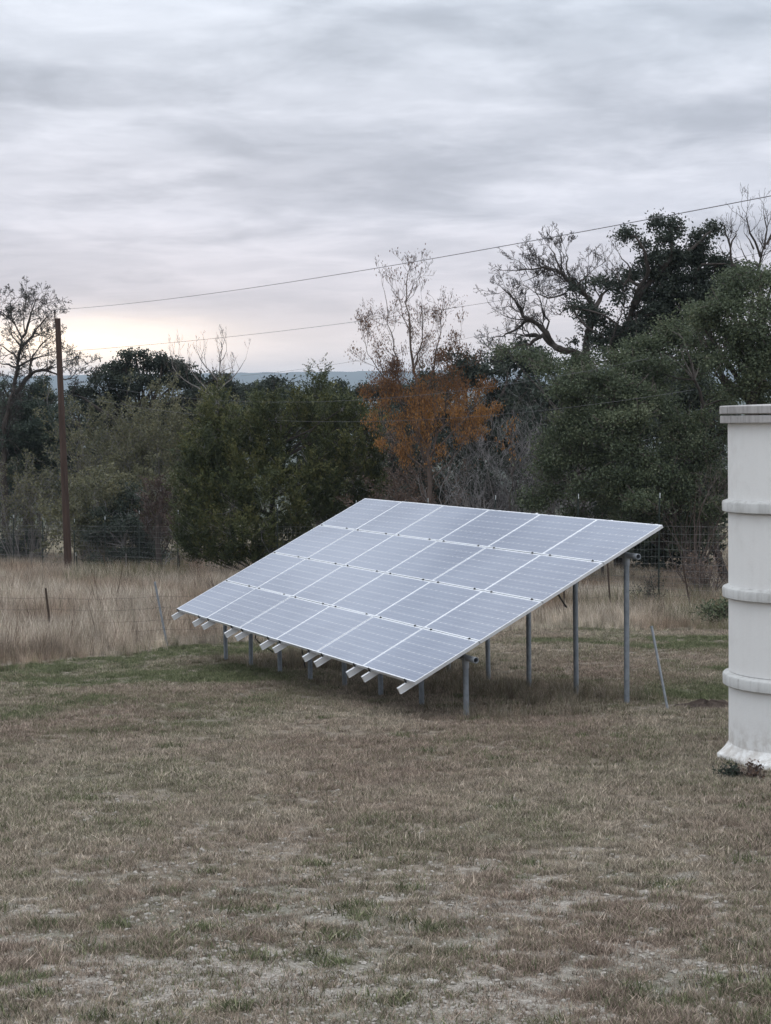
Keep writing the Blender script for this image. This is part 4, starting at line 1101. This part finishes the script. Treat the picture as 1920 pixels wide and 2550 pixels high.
for i, (px, py, Y, wd, hg, sd_, lb) in enumerate([
    (1105, 1080, 58, 120, 250, 33, 'pale grey leafless shrub with upright forked stems right of the orange tree'),
    (1180, 1080, 59, 110, 280, 34, 'tall pale leafless shrub against the left flank of the front live oak'),
    (1050, 1090, 58.5, 120, 230, 35, 'grey leafless brush directly behind the orange tree'),
    (1010, 1095, 54.8, 110, 110, 36, 'low grey brush tangled beneath the orange tree')]):
    shrub('bare_shrub', lb, 'shrub', (px, py), Y, wd, hg, sd_, 22, 'twig_grey', 0, levels=4, spread=.38, group='leafless grey shrubs by the orange tree')
shrub('brush', 'brown leafy brush below the orange tree behind the top panel row', 'shrub', (880, 1110), 57.5, 170, 130, 37, 26, 'twig_brown', 7000, 'brown_leaf', .08, levels=4, spread=.5)
shrub('brush', 'dark green low bush between the juniper and orange tree trunk', 'shrub', (1000, 1100), 59.5, 220, 150, 38, 24, 'twig_dark', 18000, 'oak_leaf_far', .09, levels=4, spread=.5)
shrub('brush', 'brown grey thicket half hidden behind the right flank of the juniper', 'shrub', (835, 1110), 64, 180, 180, 39, 30, 'twig_brown', 8000, 'brown_leaf', .08, levels=4, spread=.5)
oak('background_oak', 'dark low oak beyond the orange tree on the middle skyline', 'tree', (1000, 1000), 82, [(960, 850, 60, 40), (1010, 820, 60, 38), (1060, 800, 60, 34), (1110, 780, 60, 30), (1150, 790, 60, 40), (1080, 850, 80, 50), (1000, 900, 80, 60), (1130, 870, 80, 60), (900, 900, 70, 60), (1070, 930, 90, 60), (950, 960, 90, 60)], 170, .15, 'oak_leaf_far', seed=40, k=8, spread=.16, group='oaks on the skyline')

# ---- juniper in the middle
juniper('juniper_tree', 'big dark green juniper whose skirt sweeps down behind the left of the array', (590, 1225), 60.5, [
    (470, 872, 9, 26), (500, 898, 9, 24), (566, 876, 9, 26), (610, 884, 10, 24), (642, 880, 10, 26), (590, 880, 9, 22), (738, 884, 10, 26), (772, 896, 10, 26), (700, 900, 10, 26), (452, 915, 9, 26), (425, 955, 9, 24), (405, 985, 9, 24), (545, 898, 10, 26), (672, 905, 10, 26), (806, 925, 9, 24), (472, 900, 22, 48), (452, 945, 34, 40), (500, 930, 34, 36), (440, 985, 42, 40), (490, 985, 46, 40), (545, 925, 36, 44), (566, 895, 20, 36), (595, 905, 30, 40), (640, 905, 30, 44), (540, 975, 50, 40), (600, 960, 50, 44), (655, 950, 46, 44), (700, 930, 36, 44), (735, 905, 30, 40), (770, 920, 34, 44), (800, 950, 26, 40),
    (405, 1010, 30, 30), (425, 1045, 46, 36, -.6), (480, 1035, 56, 42, -.8), (545, 1030, 58, 44, -1), (610, 1025, 58, 44, -1), (675, 1010, 54, 44, -.9), (735, 990, 50, 46, -.6), (790, 1000, 40, 44, -.2), (400, 1075, 32, 34, -.5), (440, 1100, 54, 40, -1.1), (505, 1095, 60, 44, -1.4), (570, 1090, 62, 44, -1.6), (640, 1080, 60, 44, -1.5), (705, 1065, 56, 42, -1.1), (765, 1050, 50, 40, -.6), (812, 1045, 26, 34),
    (398, 1130, 32, 36, -.7), (430, 1155, 52, 38, -1.4), (495, 1155, 60, 40, -1.8), (565, 1150, 62, 40, -2), (630, 1135, 58, 38, -1.8), (690, 1115, 50, 36, -1.2), (400, 1175, 26, 28, -.8), (450, 1192, 44, 24, -1.5), (515, 1198, 56, 24, -1.8), (580, 1195, 52, 24, -1.7), (640, 1175, 50, 26, -1.4), (470, 960, 36, 44), (575, 990, 46, 40, -.5), (420, 1195, 34, 20, -1.2), (480, 1210, 46, 18, -1.6), (550, 1212, 50, 18, -1.7), (610, 1205, 44, 20, -1.5), (660, 1170, 40, 26, -1.2), (720, 1130, 40, 30, -.8), (770, 1090, 44, 34, -.4), (810, 1080, 30, 30)], 41, (605, 935), 125)
juniper('juniper_spire', 'pointed juniper top standing against the blue ridge behind the big juniper', (690, 1100), 72, [
    (688, 830, 15, 34), (684, 855, 26, 30), (700, 880, 34, 30), (668, 890, 30, 34), (720, 900, 34, 36), (690, 920, 44, 40), (700, 970, 50, 50), (740, 940, 40, 40)], 42, (690, 830), 95, lim=0)
juniper('dead_juniper', 'rusty brown dead cedar boughs at the left side of the big juniper', (350, 1190), 66, [
    (345, 1060, 24, 18), (365, 1085, 26, 22), (325, 1090, 24, 20), (350, 1120, 36, 26), (345, 1155, 34, 26), (375, 1150, 22, 26), (320, 1130, 18, 20)], 43, (350, 1070), 85, lim=2, mat='dead_juniper')

# ---- skyline oaks behind the juniper
oak('background_oak', 'rounded dark oak on the skyline left of the pointed juniper', 'tree', (590, 950), 105, [(570, 843, 30, 14), (600, 838, 36, 16), (560, 860, 50, 26), (620, 860, 40, 26), (590, 890, 60, 34), (545, 895, 50, 34), (640, 895, 40, 30)], 170, .17, 'oak_leaf_far', seed=50, k=8, spread=.2, group='oaks on the skyline')
oak('background_oak', 'flat topped dark oak on the skyline right of the pointed juniper', 'tree', (760, 950), 110, [(740, 842, 32, 12), (775, 838, 32, 10), (730, 855, 40, 24), (780, 850, 44, 24), (810, 845, 34, 14), (840, 850, 34, 26), (760, 885, 60, 34), (820, 890, 60, 34), (690, 880, 40, 30)], 170, .17, 'oak_leaf_far', seed=51, k=8, spread=.2, group='oaks on the skyline')
oak('background_oak', 'small dark oak under the ridge between the bare tops and the juniper', 'tree', (500, 950), 95, [(505, 838, 22, 10), (530, 852, 34, 18), (490, 850, 34, 22), (470, 880, 50, 34), (520, 885, 50, 34)], 170, .16, 'oak_leaf_far', seed=52, k=8, spread=.2, group='oaks on the skyline')
oak('background_oak', 'dark tree line oak filling the gap low behind the big juniper', 'tree', (720, 1000), 90, [(640, 930, 60, 40), (720, 930, 70, 40), (800, 940, 70, 44), (860, 930, 50, 40), (780, 1000, 80, 50), (700, 1000, 80, 50)], 170, .16, 'oak_leaf_far', seed=53, k=8, spread=.2, group='oaks on the skyline')
oak('dome_oak', 'dark dome shaped live oak on the skyline right of the utility pole', 'tree', (300, 1000), 88, Z4c([
    (690, 575, 50, 34), (760, 530, 60, 36), (820, 505, 60, 32), (890, 490, 55, 30), (950, 490, 50, 30), (1020, 500, 60, 34), (1090, 540, 60, 34), (1160, 545, 60, 40), (1230, 570, 60, 40), (640, 620, 60, 40), (740, 610, 90, 50), (850, 580, 90, 50), (960, 570, 90, 50), (1060, 600, 90, 60), (1180, 620, 90, 50), (600, 690, 80, 50), (720, 690, 100, 60), (850, 680, 110, 60), (980, 680, 110, 60), (1120, 690, 110, 60), (1280, 660, 70, 50), (480, 710, 50, 26), (530, 750, 60, 40), (660, 770, 100, 50), (820, 780, 110, 60), (1380, 640, 50, 40), (1360, 720, 90, 60), (1460, 650, 40, 40), (600, 830, 110, 60), (750, 860, 120, 60), (900, 860, 120, 60), (1050, 820, 120, 70), (1200, 800, 120, 70), (1330, 820, 110, 70), (680, 940, 120, 60), (1000, 920, 130, 60), (1180, 900, 120, 60)]), 260, .135, 'oak_leaf_far', seed=54, k=8, spread=.15, shell=.4, fork=.2)
bare('leafless_tree', 'tall bare tree tops standing above the scrub left of the ridge gap', 'tree', (460, 1000), 84, [
    ([(460, 1000)] + Z4([(1400, 760), (1420, 600), (1430, 480), (1440, 380)]), .06, .006), (Z4([(1410, 640), (1340, 560), (1290, 480), (1275, 420)]), .04, .006), (Z4([(1420, 600), (1500, 560), (1500, 620)]), .02, .006), (Z4([(1400, 720), (1500, 640), (1560, 560), (1595, 500)]), .04, .006), (Z4([(1380, 740), (1250, 600), (1230, 480)]), .04, .006), (Z4([(1360, 740), (1150, 600), (1110, 500), (1100, 440)]), .04, .006), (Z4([(1430, 520), (1470, 450), (1465, 390)]), .02, .005), (Z4([(1230, 560), (1170, 500), (1160, 440)]), .02, .005)], 55, twig='twig_brown', bark='bark_grey', levels=3, dens=1.8, L0=1.1, up=.3, wander=.15)

# ---- darker wood filling the hollow behind
for k_, (cx_, cy_, Y_, lb) in enumerate([
    (60, 960, 100, 'dim oak in the hollow behind the left edge thicket'), (190, 985, 104, 'dim oak in the hollow right of the pole behind grey scrub'),
    (320, 975, 102, 'dim oak in the hollow under the dark dome shaped oak'), (450, 960, 99, 'dim oak in the hollow left of the juniper tip'),
    (900, 980, 90, 'dim oak in the hollow left behind the orange tree'), (1110, 970, 88, 'dim oak in the hollow behind the pale grey shrubs'),
    (1230, 960, 84, 'dim oak in the hollow behind the front live oak'), (1380, 880, 80, 'dim oak in the hollow behind the tall live oak trunk'), (1500, 900, 70, 'dim oak in the hollow behind the grey leafless tangle'), (1200, 900, 72, 'dim oak in the hollow between the pale shrubs and front live oak'), (1340, 1060, 64, 'dim oak low behind the front live oak trunk'), (1470, 1090, 62, 'dim oak low behind the right side of the front live oak')]):
    r_ = np.random.default_rng(900 + k_)
    oak('hollow_oak', lb, 'tree', (cx_, 1130), Y_, [(cx_ + r_.uniform(-75, 75), cy_ + r_.uniform(-85, 120), r_.uniform(36, 60), r_.uniform(26, 44), r_.uniform(-1.5, 1.5)) for q in range(20)], 85, .18, 'oak_leaf_far', seed=910 + k_, k=8, spread=.22, group='dim oaks in the hollow behind the scrub')
# ---- left wood
bare('leaning_bare_oak', 'dark twiggy oak beside the utility pole in front of the sunset glow', 'tree', (8, 1080), 85, [
    ([(8, 1080)] + Z4([(30, 1000), (60, 800), (100, 640), (115, 520), (135, 420), (140, 370), (100, 285), (40, 225), (-10, 190)]), .19, .015),
    (Z4([(140, 370), (180, 290), (205, 200), (245, 105)]), .07, .01), (Z4([(135, 430), (200, 370), (260, 285), (335, 190)]), .08, .01), (Z4([(60, 800), (130, 690), (195, 610), (230, 580), (300, 580), (370, 605), (420, 640), (490, 630)]), .13, .012),
    (Z4([(110, 560), (180, 525), (260, 485), (360, 470)]), .07, .012), (Z4([(110, 560), (50, 540), (-10, 530)]), .07, .012), (Z4([(115, 510), (60, 450), (-10, 415)]), .06, .012), (Z4([(195, 610), (200, 520), (260, 420), (330, 360)]), .06, .01), (Z4([(135, 420), (80, 350), (60, 280)]), .05, .01), (Z4([(200, 370), (250, 350), (320, 345)]), .035, .01), (Z4([(160, 330), (150, 220), (170, 120)]), .04, .01), (Z4([(100, 285), (70, 200), (75, 110)]), .04, .01), (Z4([(200, 200), (280, 150)]), .02, .008), (Z4([(300, 580), (360, 540), (430, 520)]), .03, .01), (Z4([(420, 640), (500, 590), (560, 555)]), .03, .008)],
    61, levels=4, m_kids=4, rmin=.007, dens=2.9, L0=1.4, leafn=2200, leafmat='oak_leaf_far', leafsize=.09, up=.06, wander=.32, first=.18)
oak('left_oak', 'dark live oak beneath the leaning bare oak at the left edge', 'tree', (60, 1150), 87, Z4c([(290, 690, 70, 50), (230, 740, 70, 50), (330, 760, 80, 60), (200, 860, 110, 60, -1), (290, 850, 110, 70, -1), (100, 880, 80, 70, -.5), (180, 950, 140, 70, -1.5), (300, 960, 110, 70, -1.2), (160, 1040, 130, 60, -1.5), (280, 1050, 110, 60, -1.2), (30, 780, 60, 50), (40, 900, 80, 60), (20, 1000, 80, 60, -.5), (380, 880, 50, 80), (20, 690, 70, 40, 0, .6), (120, 700, 70, 36, 0, .5), (60, 1130, 120, 70, -1), (200, 1130, 130, 70, -1), (330, 1130, 90, 70, -.6), (120, 1230, 130, 70, -.6), (280, 1230, 110, 70, -.4), (60, 1330, 120, 70), (200, 1340, 120, 70), (340, 1330, 80, 80)]), 380, .115, 'oak_leaf_blue', seed=62, k=9, spread=.14, trunk_r=.2)
oak('round_bush', 'rounded dark green bush behind the far left fence posts', 'shrub', (50, 1225), 85, Z4c([(60, 1640, 110, 60), (170, 1620, 90, 60), (30, 1720, 110, 70), (140, 1720, 120, 70), (240, 1720, 60, 60), (60, 1790, 130, 50), (200, 1790, 90, 40)]), 320, .115, 'oak_leaf_blue', seed=63, k=9, spread=.14, trunk_r=.08)
for i, (px, py, Y, wd, hg, st, sd_, lf, lm, lb, tw) in enumerate([
    (60, 1150, 83, 150, 170, 34, 64, 6000, 'olive', 'purplish grey leafless thicket low at the left edge', 'twig_grey'),
    (230, 1150, 82, 150, 300, 32, 65, 12000, 'olive', 'grey twiggy scrub with thin tops right beside the utility pole', 'twig_grey'),
    (330, 1150, 84, 170, 330, 32, 66, 26000, 'olive', 'olive leaved scrub under the dark dome shaped oak', 'twig_grey'),
    (430, 1150, 80, 170, 280, 28, 67, 26000, 'olive', 'yellow green scrub left of the big juniper', 'twig_brown'),
    (250, 1190, 74, 160, 190, 30, 68, 20000, 'olive', 'dull olive bush behind the fence right of the pole', 'twig_grey'),
    (200, 1170, 78, 110, 180, 24, 69, 9000, 'olive', 'grey brush immediately right of the pole foot', 'twig_grey')]):
    shrub('scrub', lb, 'shrub', (px, py), Y, wd, hg, sd_, st, tw, lf, lm, .115, levels=4, spread=.42, group='scrub left of the juniper')
oak('fence_bush', 'dark spreading bush with grey branches just behind the left fence panel', 'shrub', (265, 1215), 72, Z4c([(700, 1640, 110, 70), (820, 1600, 120, 90), (620, 1700, 80, 60), (900, 1700, 100, 90), (760, 1740, 130, 60), (980, 1620, 90, 90), (650, 1790, 100, 40), (850, 1800, 120, 40), (820, 1470, 130, 80, 1), (940, 1420, 90, 60, 1), (700, 1500, 100, 70, 1), (1000, 1750, 90, 60)]), 300, .105, 'oak_leaf_far', seed=70, k=9, spread=.16, bark='bark_grey', trunk_r=.08)
oak('background_oak', 'dim bluish oak between the pole and the dome shaped oak', 'tree', (180, 1000), 98, Z4c([(470, 740, 60, 40), (440, 820, 60, 70), (540, 820, 80, 60), (480, 920, 100, 70), (600, 880, 90, 60)]), 170, .15, 'oak_leaf_far', seed=71, k=8, spread=.2, group='oaks on the skyline')
shrub('brush', 'low grey brush in the dry grass behind the right fence beside the tank', 'shrub', (1525, 1225), 48.5, 110, 45, 72, 18, 'twig_brown', 700, 'brown_leaf', .06, levels=3, spread=.6)
shrub('weed', 'dark upright weed in the dry grass right of the last back post', 'plant', (1400, 1305), 43.2, 40, 75, 73, 9, 'twig_dark', 420, 'oak_leaf_far', .05, levels=3, spread=.35, r0=.008)
shrub('bush', 'small green bush in the grass against the left side of the tank', 'plant', (1556, 1340), 38.5, 30, 44, 74, 9, 'twig_dark', 900, 'oak_leaf', .06, levels=3, spread=.5, r0=.010)


# ------------------------------------------------------------------ weeds at the tank
def weed_clump(name, label, px, py, Y, w_, h_, seed, mat, leafm, nleaf):
    rg = np.random.default_rng(seed); g = at(px, py, Y); g[2] = float(gz(g[0], Y)) - 0.02
    root = thing(name, label, 'plant', tuple(g))
    n = 40; an = rg.uniform(0, 6.28, n)
    P, R = grow(g + np.stack([rg.normal(0, w_ * .4, n), rg.normal(0, .03, n), np.zeros(n)], 1), np.stack([np.cos(an) * .6, np.sin(an) * .6, np.full(n, 1.0)], 1), rg.uniform(.4, 1, n) * h_, np.full(n, .004), rg, 4, .3, 0)
    sg = Segs(); sg.add(P, R); p_, d_, l_, r_ = kids(P, R, np.full(n, h_ * .6), 4, rg); P2, R2 = grow(p_, d_, l_, r_, rg, 3, .35, 0); sg.add(P2, R2, .0015)
    link('stems', sg.mesh('stems', M[mat], g), root)
    tp = np.concatenate([P[:, 1:].reshape(-1, 3), P2[:, 1:].reshape(-1, 3)]); c = tp[rg.integers(0, len(tp), nleaf)] + rg.normal(0, .012, (nleaf, 3))
    V, F = leaves(c - g, .038, rg); link('foliage', mesh_np('foliage', V, F, M[leafm], np.repeat(rg.random(nleaf), 4)), root)


weed_clump('weed', 'withered grey weed clump against the front left foot of the tank', 1578, 1668, 17.55, .07, .15, 81, 'twig_dark', 'oak_leaf_far', 420)
weed_clump('weed', 'reddish brown dead weed at the foot of the tank base', 1622, 1672, 17.45, .06, .20, 82, 'twig_brown', 'brown_leaf', 260)
g = ground_at(1532, 1528)
mb = MB(); n_ = 28
mvs = [(0, 0, .085)]; mfs = []
for r_i, (rr, hh) in enumerate([(.10, .075), (.2, .05), (.32, .015), (.42, -.02)]):
    for j in range(n_):
        t = 6.2832 * j / n_; q = rr * rng.uniform(.85, 1.15); mvs.append((q * math.cos(t) * 1.15, q * math.sin(t) * .8, hh + rng.normal(0, .014)))
for j in range(n_): mfs.append((0, 1 + j, 1 + (j + 1) % n_))
for i in range(3):
    for j in range(n_): mfs.append((1 + i * n_ + j, 1 + (i + 1) * n_ + j, 1 + (i + 1) * n_ + (j + 1) % n_, 1 + i * n_ + (j + 1) % n_))
mb.add(mvs, mfs)
dm = thing('dirt_mound', 'little mound of dark dug earth on the lawn left of the tank', 'mound', tuple(g), 0)
link('earth', mb.mesh('earth', simple('dark_earth', (0.055, 0.042, 0.035), 0.95, 0, .5, 14, .1, .8)), dm)
for q in range(16):
    o = link('pebble', st_me[q % 6], dm, (rng.normal(.1, .35), rng.normal(0, .22), -0.0), (0, 0, rng.random() * 6)); s_ = rng.uniform(.012, .028); o.scale = (s_, s_, s_)


# ------------------------------------------------------------------ utility pole and lines
PY_ = 68.5
pb = at(149, 1250, PY_); pb[2] = float(gz(pb[0], PY_)) - 0.3
pt = at(124.5, 688, PY_)
pole = thing('utility_pole', 'dark brown wooden utility pole leaning slightly at the left', 'utility pole', tuple(pb))
M['pole'] = simple('dark_brown_pole_wood', (0.062, 0.041, 0.033), 0.85, 0, .45, 9, .2, .5, (1, 1, .08))
mb = MB(); mb.tube([Vector(pb - pb + (pt - pb) * t) for t in np.linspace(0, 1, 9)], list(np.linspace(.152, .105, 9)), 14); link('shaft', mb.mesh('shaft', M['pole'], True), pole)
ax_ = (pt - pb) / np.linalg.norm(pt - pb)
tp_ = pt - pb + np.array([-.09, -.05, 0])
mb = MB(); mb.box(tuple(tp_ + ax_ * .02), (.05, .03, .42)); mb.box(tuple(tp_ + ax_ * .20 + [0, -.03, 0]), (.06, .08, .03)); br = link('bracket', mb.mesh('bracket', M['rusty']), pole)
mb = MB(); q = tp_ + ax_ * .27
mb.lathe([(.02, -.07), (.055, -.065), (.06, -.03), (.03, -.02), (.03, .0), (.062, .01), (.06, .04), (.02, .05)], 14)
link('insulator', mb.mesh('insulator', M['clamp'], True), pole, tuple(q))
WT = pb + q


def wire(label, A, B, sag, r, n=40, name='power_line', sleeve=False):
    A = np.asarray(A, float); B = np.asarray(B, float); t = np.linspace(0, 1, n)[:, None]
    P = A * (1 - t) + B * t; P[:, 2] -= (sag * 4 * t * (1 - t))[:, 0]
    o = thing(name, label, 'wire', tuple(A)); mb = MB(); mb.tube([Vector(p - A) for p in P], r, 6); link('strand', mb.mesh('strand', M['conductor'], True), o)
    if sleeve:
        for a, b_ in ((.030, .034), (.041, .046)):
            mb = MB(); f = lambda u: Vector(A * (1 - u) + B * u - A - np.array([0, 0, sag * 4 * u * (1 - u)])); mb.tube([f(a), f((a + b_) / 2), f(b_)], [r * 1.5, r * 3.2, r * 1.5], 6); link('splice', mb.mesh('splice', M['conductor'], True), o)
    return o


def pole_at(py): return pb + (pt - pb) * ((1250 - py) / (1250 - 688.0)) + np.array([.10, -.06, 0])
def ext(A, B, k): return np.asarray(A) + (np.asarray(B) - np.asarray(A)) * k
wire('topmost power line rising from the insulator to the upper right', WT + [0, 0, .05], ext(WT, at(1666, 372, 24), 1.35), .42, .0062, sleeve=True)
wire('second line from the pole crossing behind the orange tree top', pole_at(757), ext(pole_at(757), at(1600, 545, 61), 1.1), .48, .0062)
wire('thin far line low over the ridge behind the orange tree', at(520, 812, 120), at(1250, 668, 96), .5, .007)
wire('lower sagging line from the pole across the dark dome oak', pole_at(812), ext(pole_at(812), at(1400, 775, 46), 1.0), 1.0, .0040)
wire('lowest line sagging from the pole in front of the juniper top', pole_at(842), ext(pole_at(842), at(1500, 842, 46), 1.0), .95, .0040)


# ------------------------------------------------------------------ fences
def tpost(parent, base_, top, white=True, mat='tpost', r=.028):
    base_ = np.asarray(base_); top = np.asarray(top); mb = MB()
    d = Vector(top - base_); L = d.length; Rm = d.to_track_quat('Z', 'Y').to_matrix()
    mb.box(tuple(d / 2), (2 * r, .008, L), Rm); mb.box(tuple(Vector(d / 2) + Rm @ Vector((0, .018, 0))), (.008, .028, L), Rm)
    for q in range(int(L / .12)): mb.box(tuple(d.normalized() * (.1 + q * .12) + Rm @ Vector((0, -.007, 0))), (.02, .008, .02), Rm)
    p = link('post', mb.mesh('post', M[mat]), parent, tuple(base_ - np.array(parent.location)))
    if white:
        mb = MB(); mb.box(tuple(d.normalized() * (L - .055)), (2 * r + .006, .016, .13), Rm); link('white_tip', mb.mesh('white_tip', M['tpost_white']), p)
    return p


def fence(label, posts, heights, nvert, mat, name='wire_fence', vr=.0018, hr=.0028, tpost_mat='tpost', sagy=0.02, vert_to=None):
    """posts: list of (base, top, white?) world points"""
    o = thing(name, label, 'fence', tuple(posts[0][0]))
    loc = np.array(o.location)
    for b_, t_, wh, mt in posts: tpost(o, b_, t_, wh, mt)
    hs = []
    for h in heights:
        mb = MB(); pts = []
        for i in range(len(posts) - 1):
            a = np.asarray(posts[i][0]) * (1 - h / np.linalg.norm(np.subtract(posts[i][1], posts[i][0]))) + np.asarray(posts[i][1]) * (h / np.linalg.norm(np.subtract(posts[i][1], posts[i][0])))
            c = np.asarray(posts[i + 1][0]) + (np.subtract(posts[i + 1][1], posts[i + 1][0])) / np.linalg.norm(np.subtract(posts[i + 1][1], posts[i + 1][0])) * h
            for q in range(6): t = q / 6; pts.append(a * (1 - t) + c * t - [0, .02, sagy * 4 * t * (1 - t) + rng.normal(0, .004)])
        pts.append(c); hs.append(pts); mb.tube([Vector(p - loc) for p in pts], hr, 4); link('wire_strand', mb.mesh('wire_strand', M[mat]), o)
    if nvert:
        p0 = []; p1 = []
        lo = np.array(hs[0]); hi = np.array(hs[-1] if vert_to is None else hs[vert_to])
        cum = np.concatenate([[0], np.cumsum(np.linalg.norm(np.diff(lo[:, :2], axis=0), axis=1))])
        for d in np.arange(0, cum[-1], nvert):
            p0.append([np.interp(d, cum, lo[:, j]) for j in range(3)]); p1.append([np.interp(d, cum, hi[:, j]) for j in range(3)])
        p0 = np.array(p0) - loc; p1 = np.array(p1) - loc; r = np.full(len(p0), vr); V, F = prisms(p0, p1, r, r)
        me = mesh_np('stay_wires', V, F, M[mat]); so = link('stay_wires', me, o); so['kind'] = 'stuff'
    return o


def up_post(px, py_top, py_base, Y, H=None, dx=0.0, wh=True, mt='tpost'):
    b_ = at(px, py_base, Y); b_[2] = float(gz(b_[0], Y)) - .1
    t_ = at(px + dx, py_top, Y)
    return (b_, t_, wh, mt)


tall = [up_post(-70, 1118, 1240, 87), up_post(30, 1113, 1238, 79), up_post(93, 1118, 1240, 75.5), up_post(161, 1122, 1240, 73), up_post(227, 1116, 1240, 70), up_post(301, 1104, 1240, 67), up_post(385, 1103, 1240, 63.6, dx=0), up_post(478, 1098, 1240, 60.6), up_post(600, 1090, 1240, 58), up_post(770, 1082, 1240, 56.5), up_post(925, 1077, 1250, 55), up_post(1071, 1071, 1262, 53), up_post(1250, 1068, 1290, 50), up_post(1424, 1066, 1312, 46.8, dx=2), up_post(1600, 1066, 1320, 44.5), up_post(1760, 1060, 1330, 43)]
fence('tall woven wire deer fence on white tipped green steel posts behind the array', tall, [.15, .27, .39, .53, .68, .84, 1.0, 1.18, 1.36, 1.55, 1.75, 1.95, 2.15], .16, 'wire', 'deer_fence')
low = [up_post(-90, 1255, 1400, 37, 1.2, 8, False, 'rusty'), up_post(114, 1271, 1402, 35.6, 1.2, -17, False, 'rusty'), up_post(362, 1257, 1398, 34.8, 1.2, -29, False, 'galv_dull'), up_post(640, 1262, 1400, 37.5, 1.2, 0, False, 'rusty'), up_post(980, 1245, 1400, 40, 1.2, 0, False, 'rusty'), up_post(1220, 1225, 1340, 41, 1.2, 0, False, 'rusty'), up_post(1320, 1212, 1335, 41.7, 1.2, -9, False, 'rusty'), up_post(1496, 1220, 1330, 42, 1.2, -22, False, 'rusty'), up_post(1640, 1225, 1330, 42, 1.2, -6, False, 'rusty')]
fence('old sagging low field fence with leaning rusty stakes in the dry grass', low, [.25, .42, .62, .85, 1.08], .32, 'wire_old', 'field_fence', .0016, .0028, sagy=.05)
far_low = [up_post(-40, 1192, 1240, 74, 1, 0, False, 'bark_grey'), up_post(69, 1192, 1240, 72, 1, -2, False, 'bark_grey'), up_post(168, 1194, 1246, 69, 1, -4, True), up_post(273, 1196, 1244, 67.2, 1, 0, False, 'bark_grey'), up_post(390, 1200, 1244, 64.6, 1, -4, False, 'rusty')]
fence('low barbed wire fence with short posts passing the foot of the utility pole', far_low, [.5, .75, 1.0], 0, 'wire', 'barbed_fence')

# leaning galvanized stake in the lawn
b_ = ground_at(1443, 1535); t_ = at(1408, 1354, b_[1] + .15)
mb = MB(); kk = 12; d = t_ - b_
mb.tube([Vector(d * t) for t in (-.05, .5, 1)], .017, kk)
stake = thing('stake', 'thin leaning galvanized pipe stuck in the lawn left of the tank', 'pipe', tuple(b_))
link('pipe', mb.mesh('pipe', M['galv_dull'], True), stake)
mb = MB(); mb.tube([Vector(d * .985), Vector(d * 1.008)], .0195, kk); link('pipe_cap', mb.mesh('pipe_cap', M['galv'], True), stake)

# ------------------------------------------------------------------ haze over the distance
mb = MB(); mb.box((0, 4300, 85), (13000, 11000, 370))
hz = link('haze', mb.mesh('haze', None)); hz['kind'] = 'stuff'
hm = bpy.data.materials.new('haze_air'); hm.use_nodes = True; ht = NT(hm.node_tree); ht.n.clear()
pv = ht.node('ShaderNodeVolumePrincipled'); pv.inputs['Color'].default_value = (0.74, 0.87, 1.0, 1); pv.inputs['Density'].default_value = 0.00013; pv.inputs['Anisotropy'].default_value = 0.0
om = ht.node('ShaderNodeOutputMaterial'); ht.l.new(pv.outputs[0], om.inputs['Volume'])
hz.data.materials.append(hm)
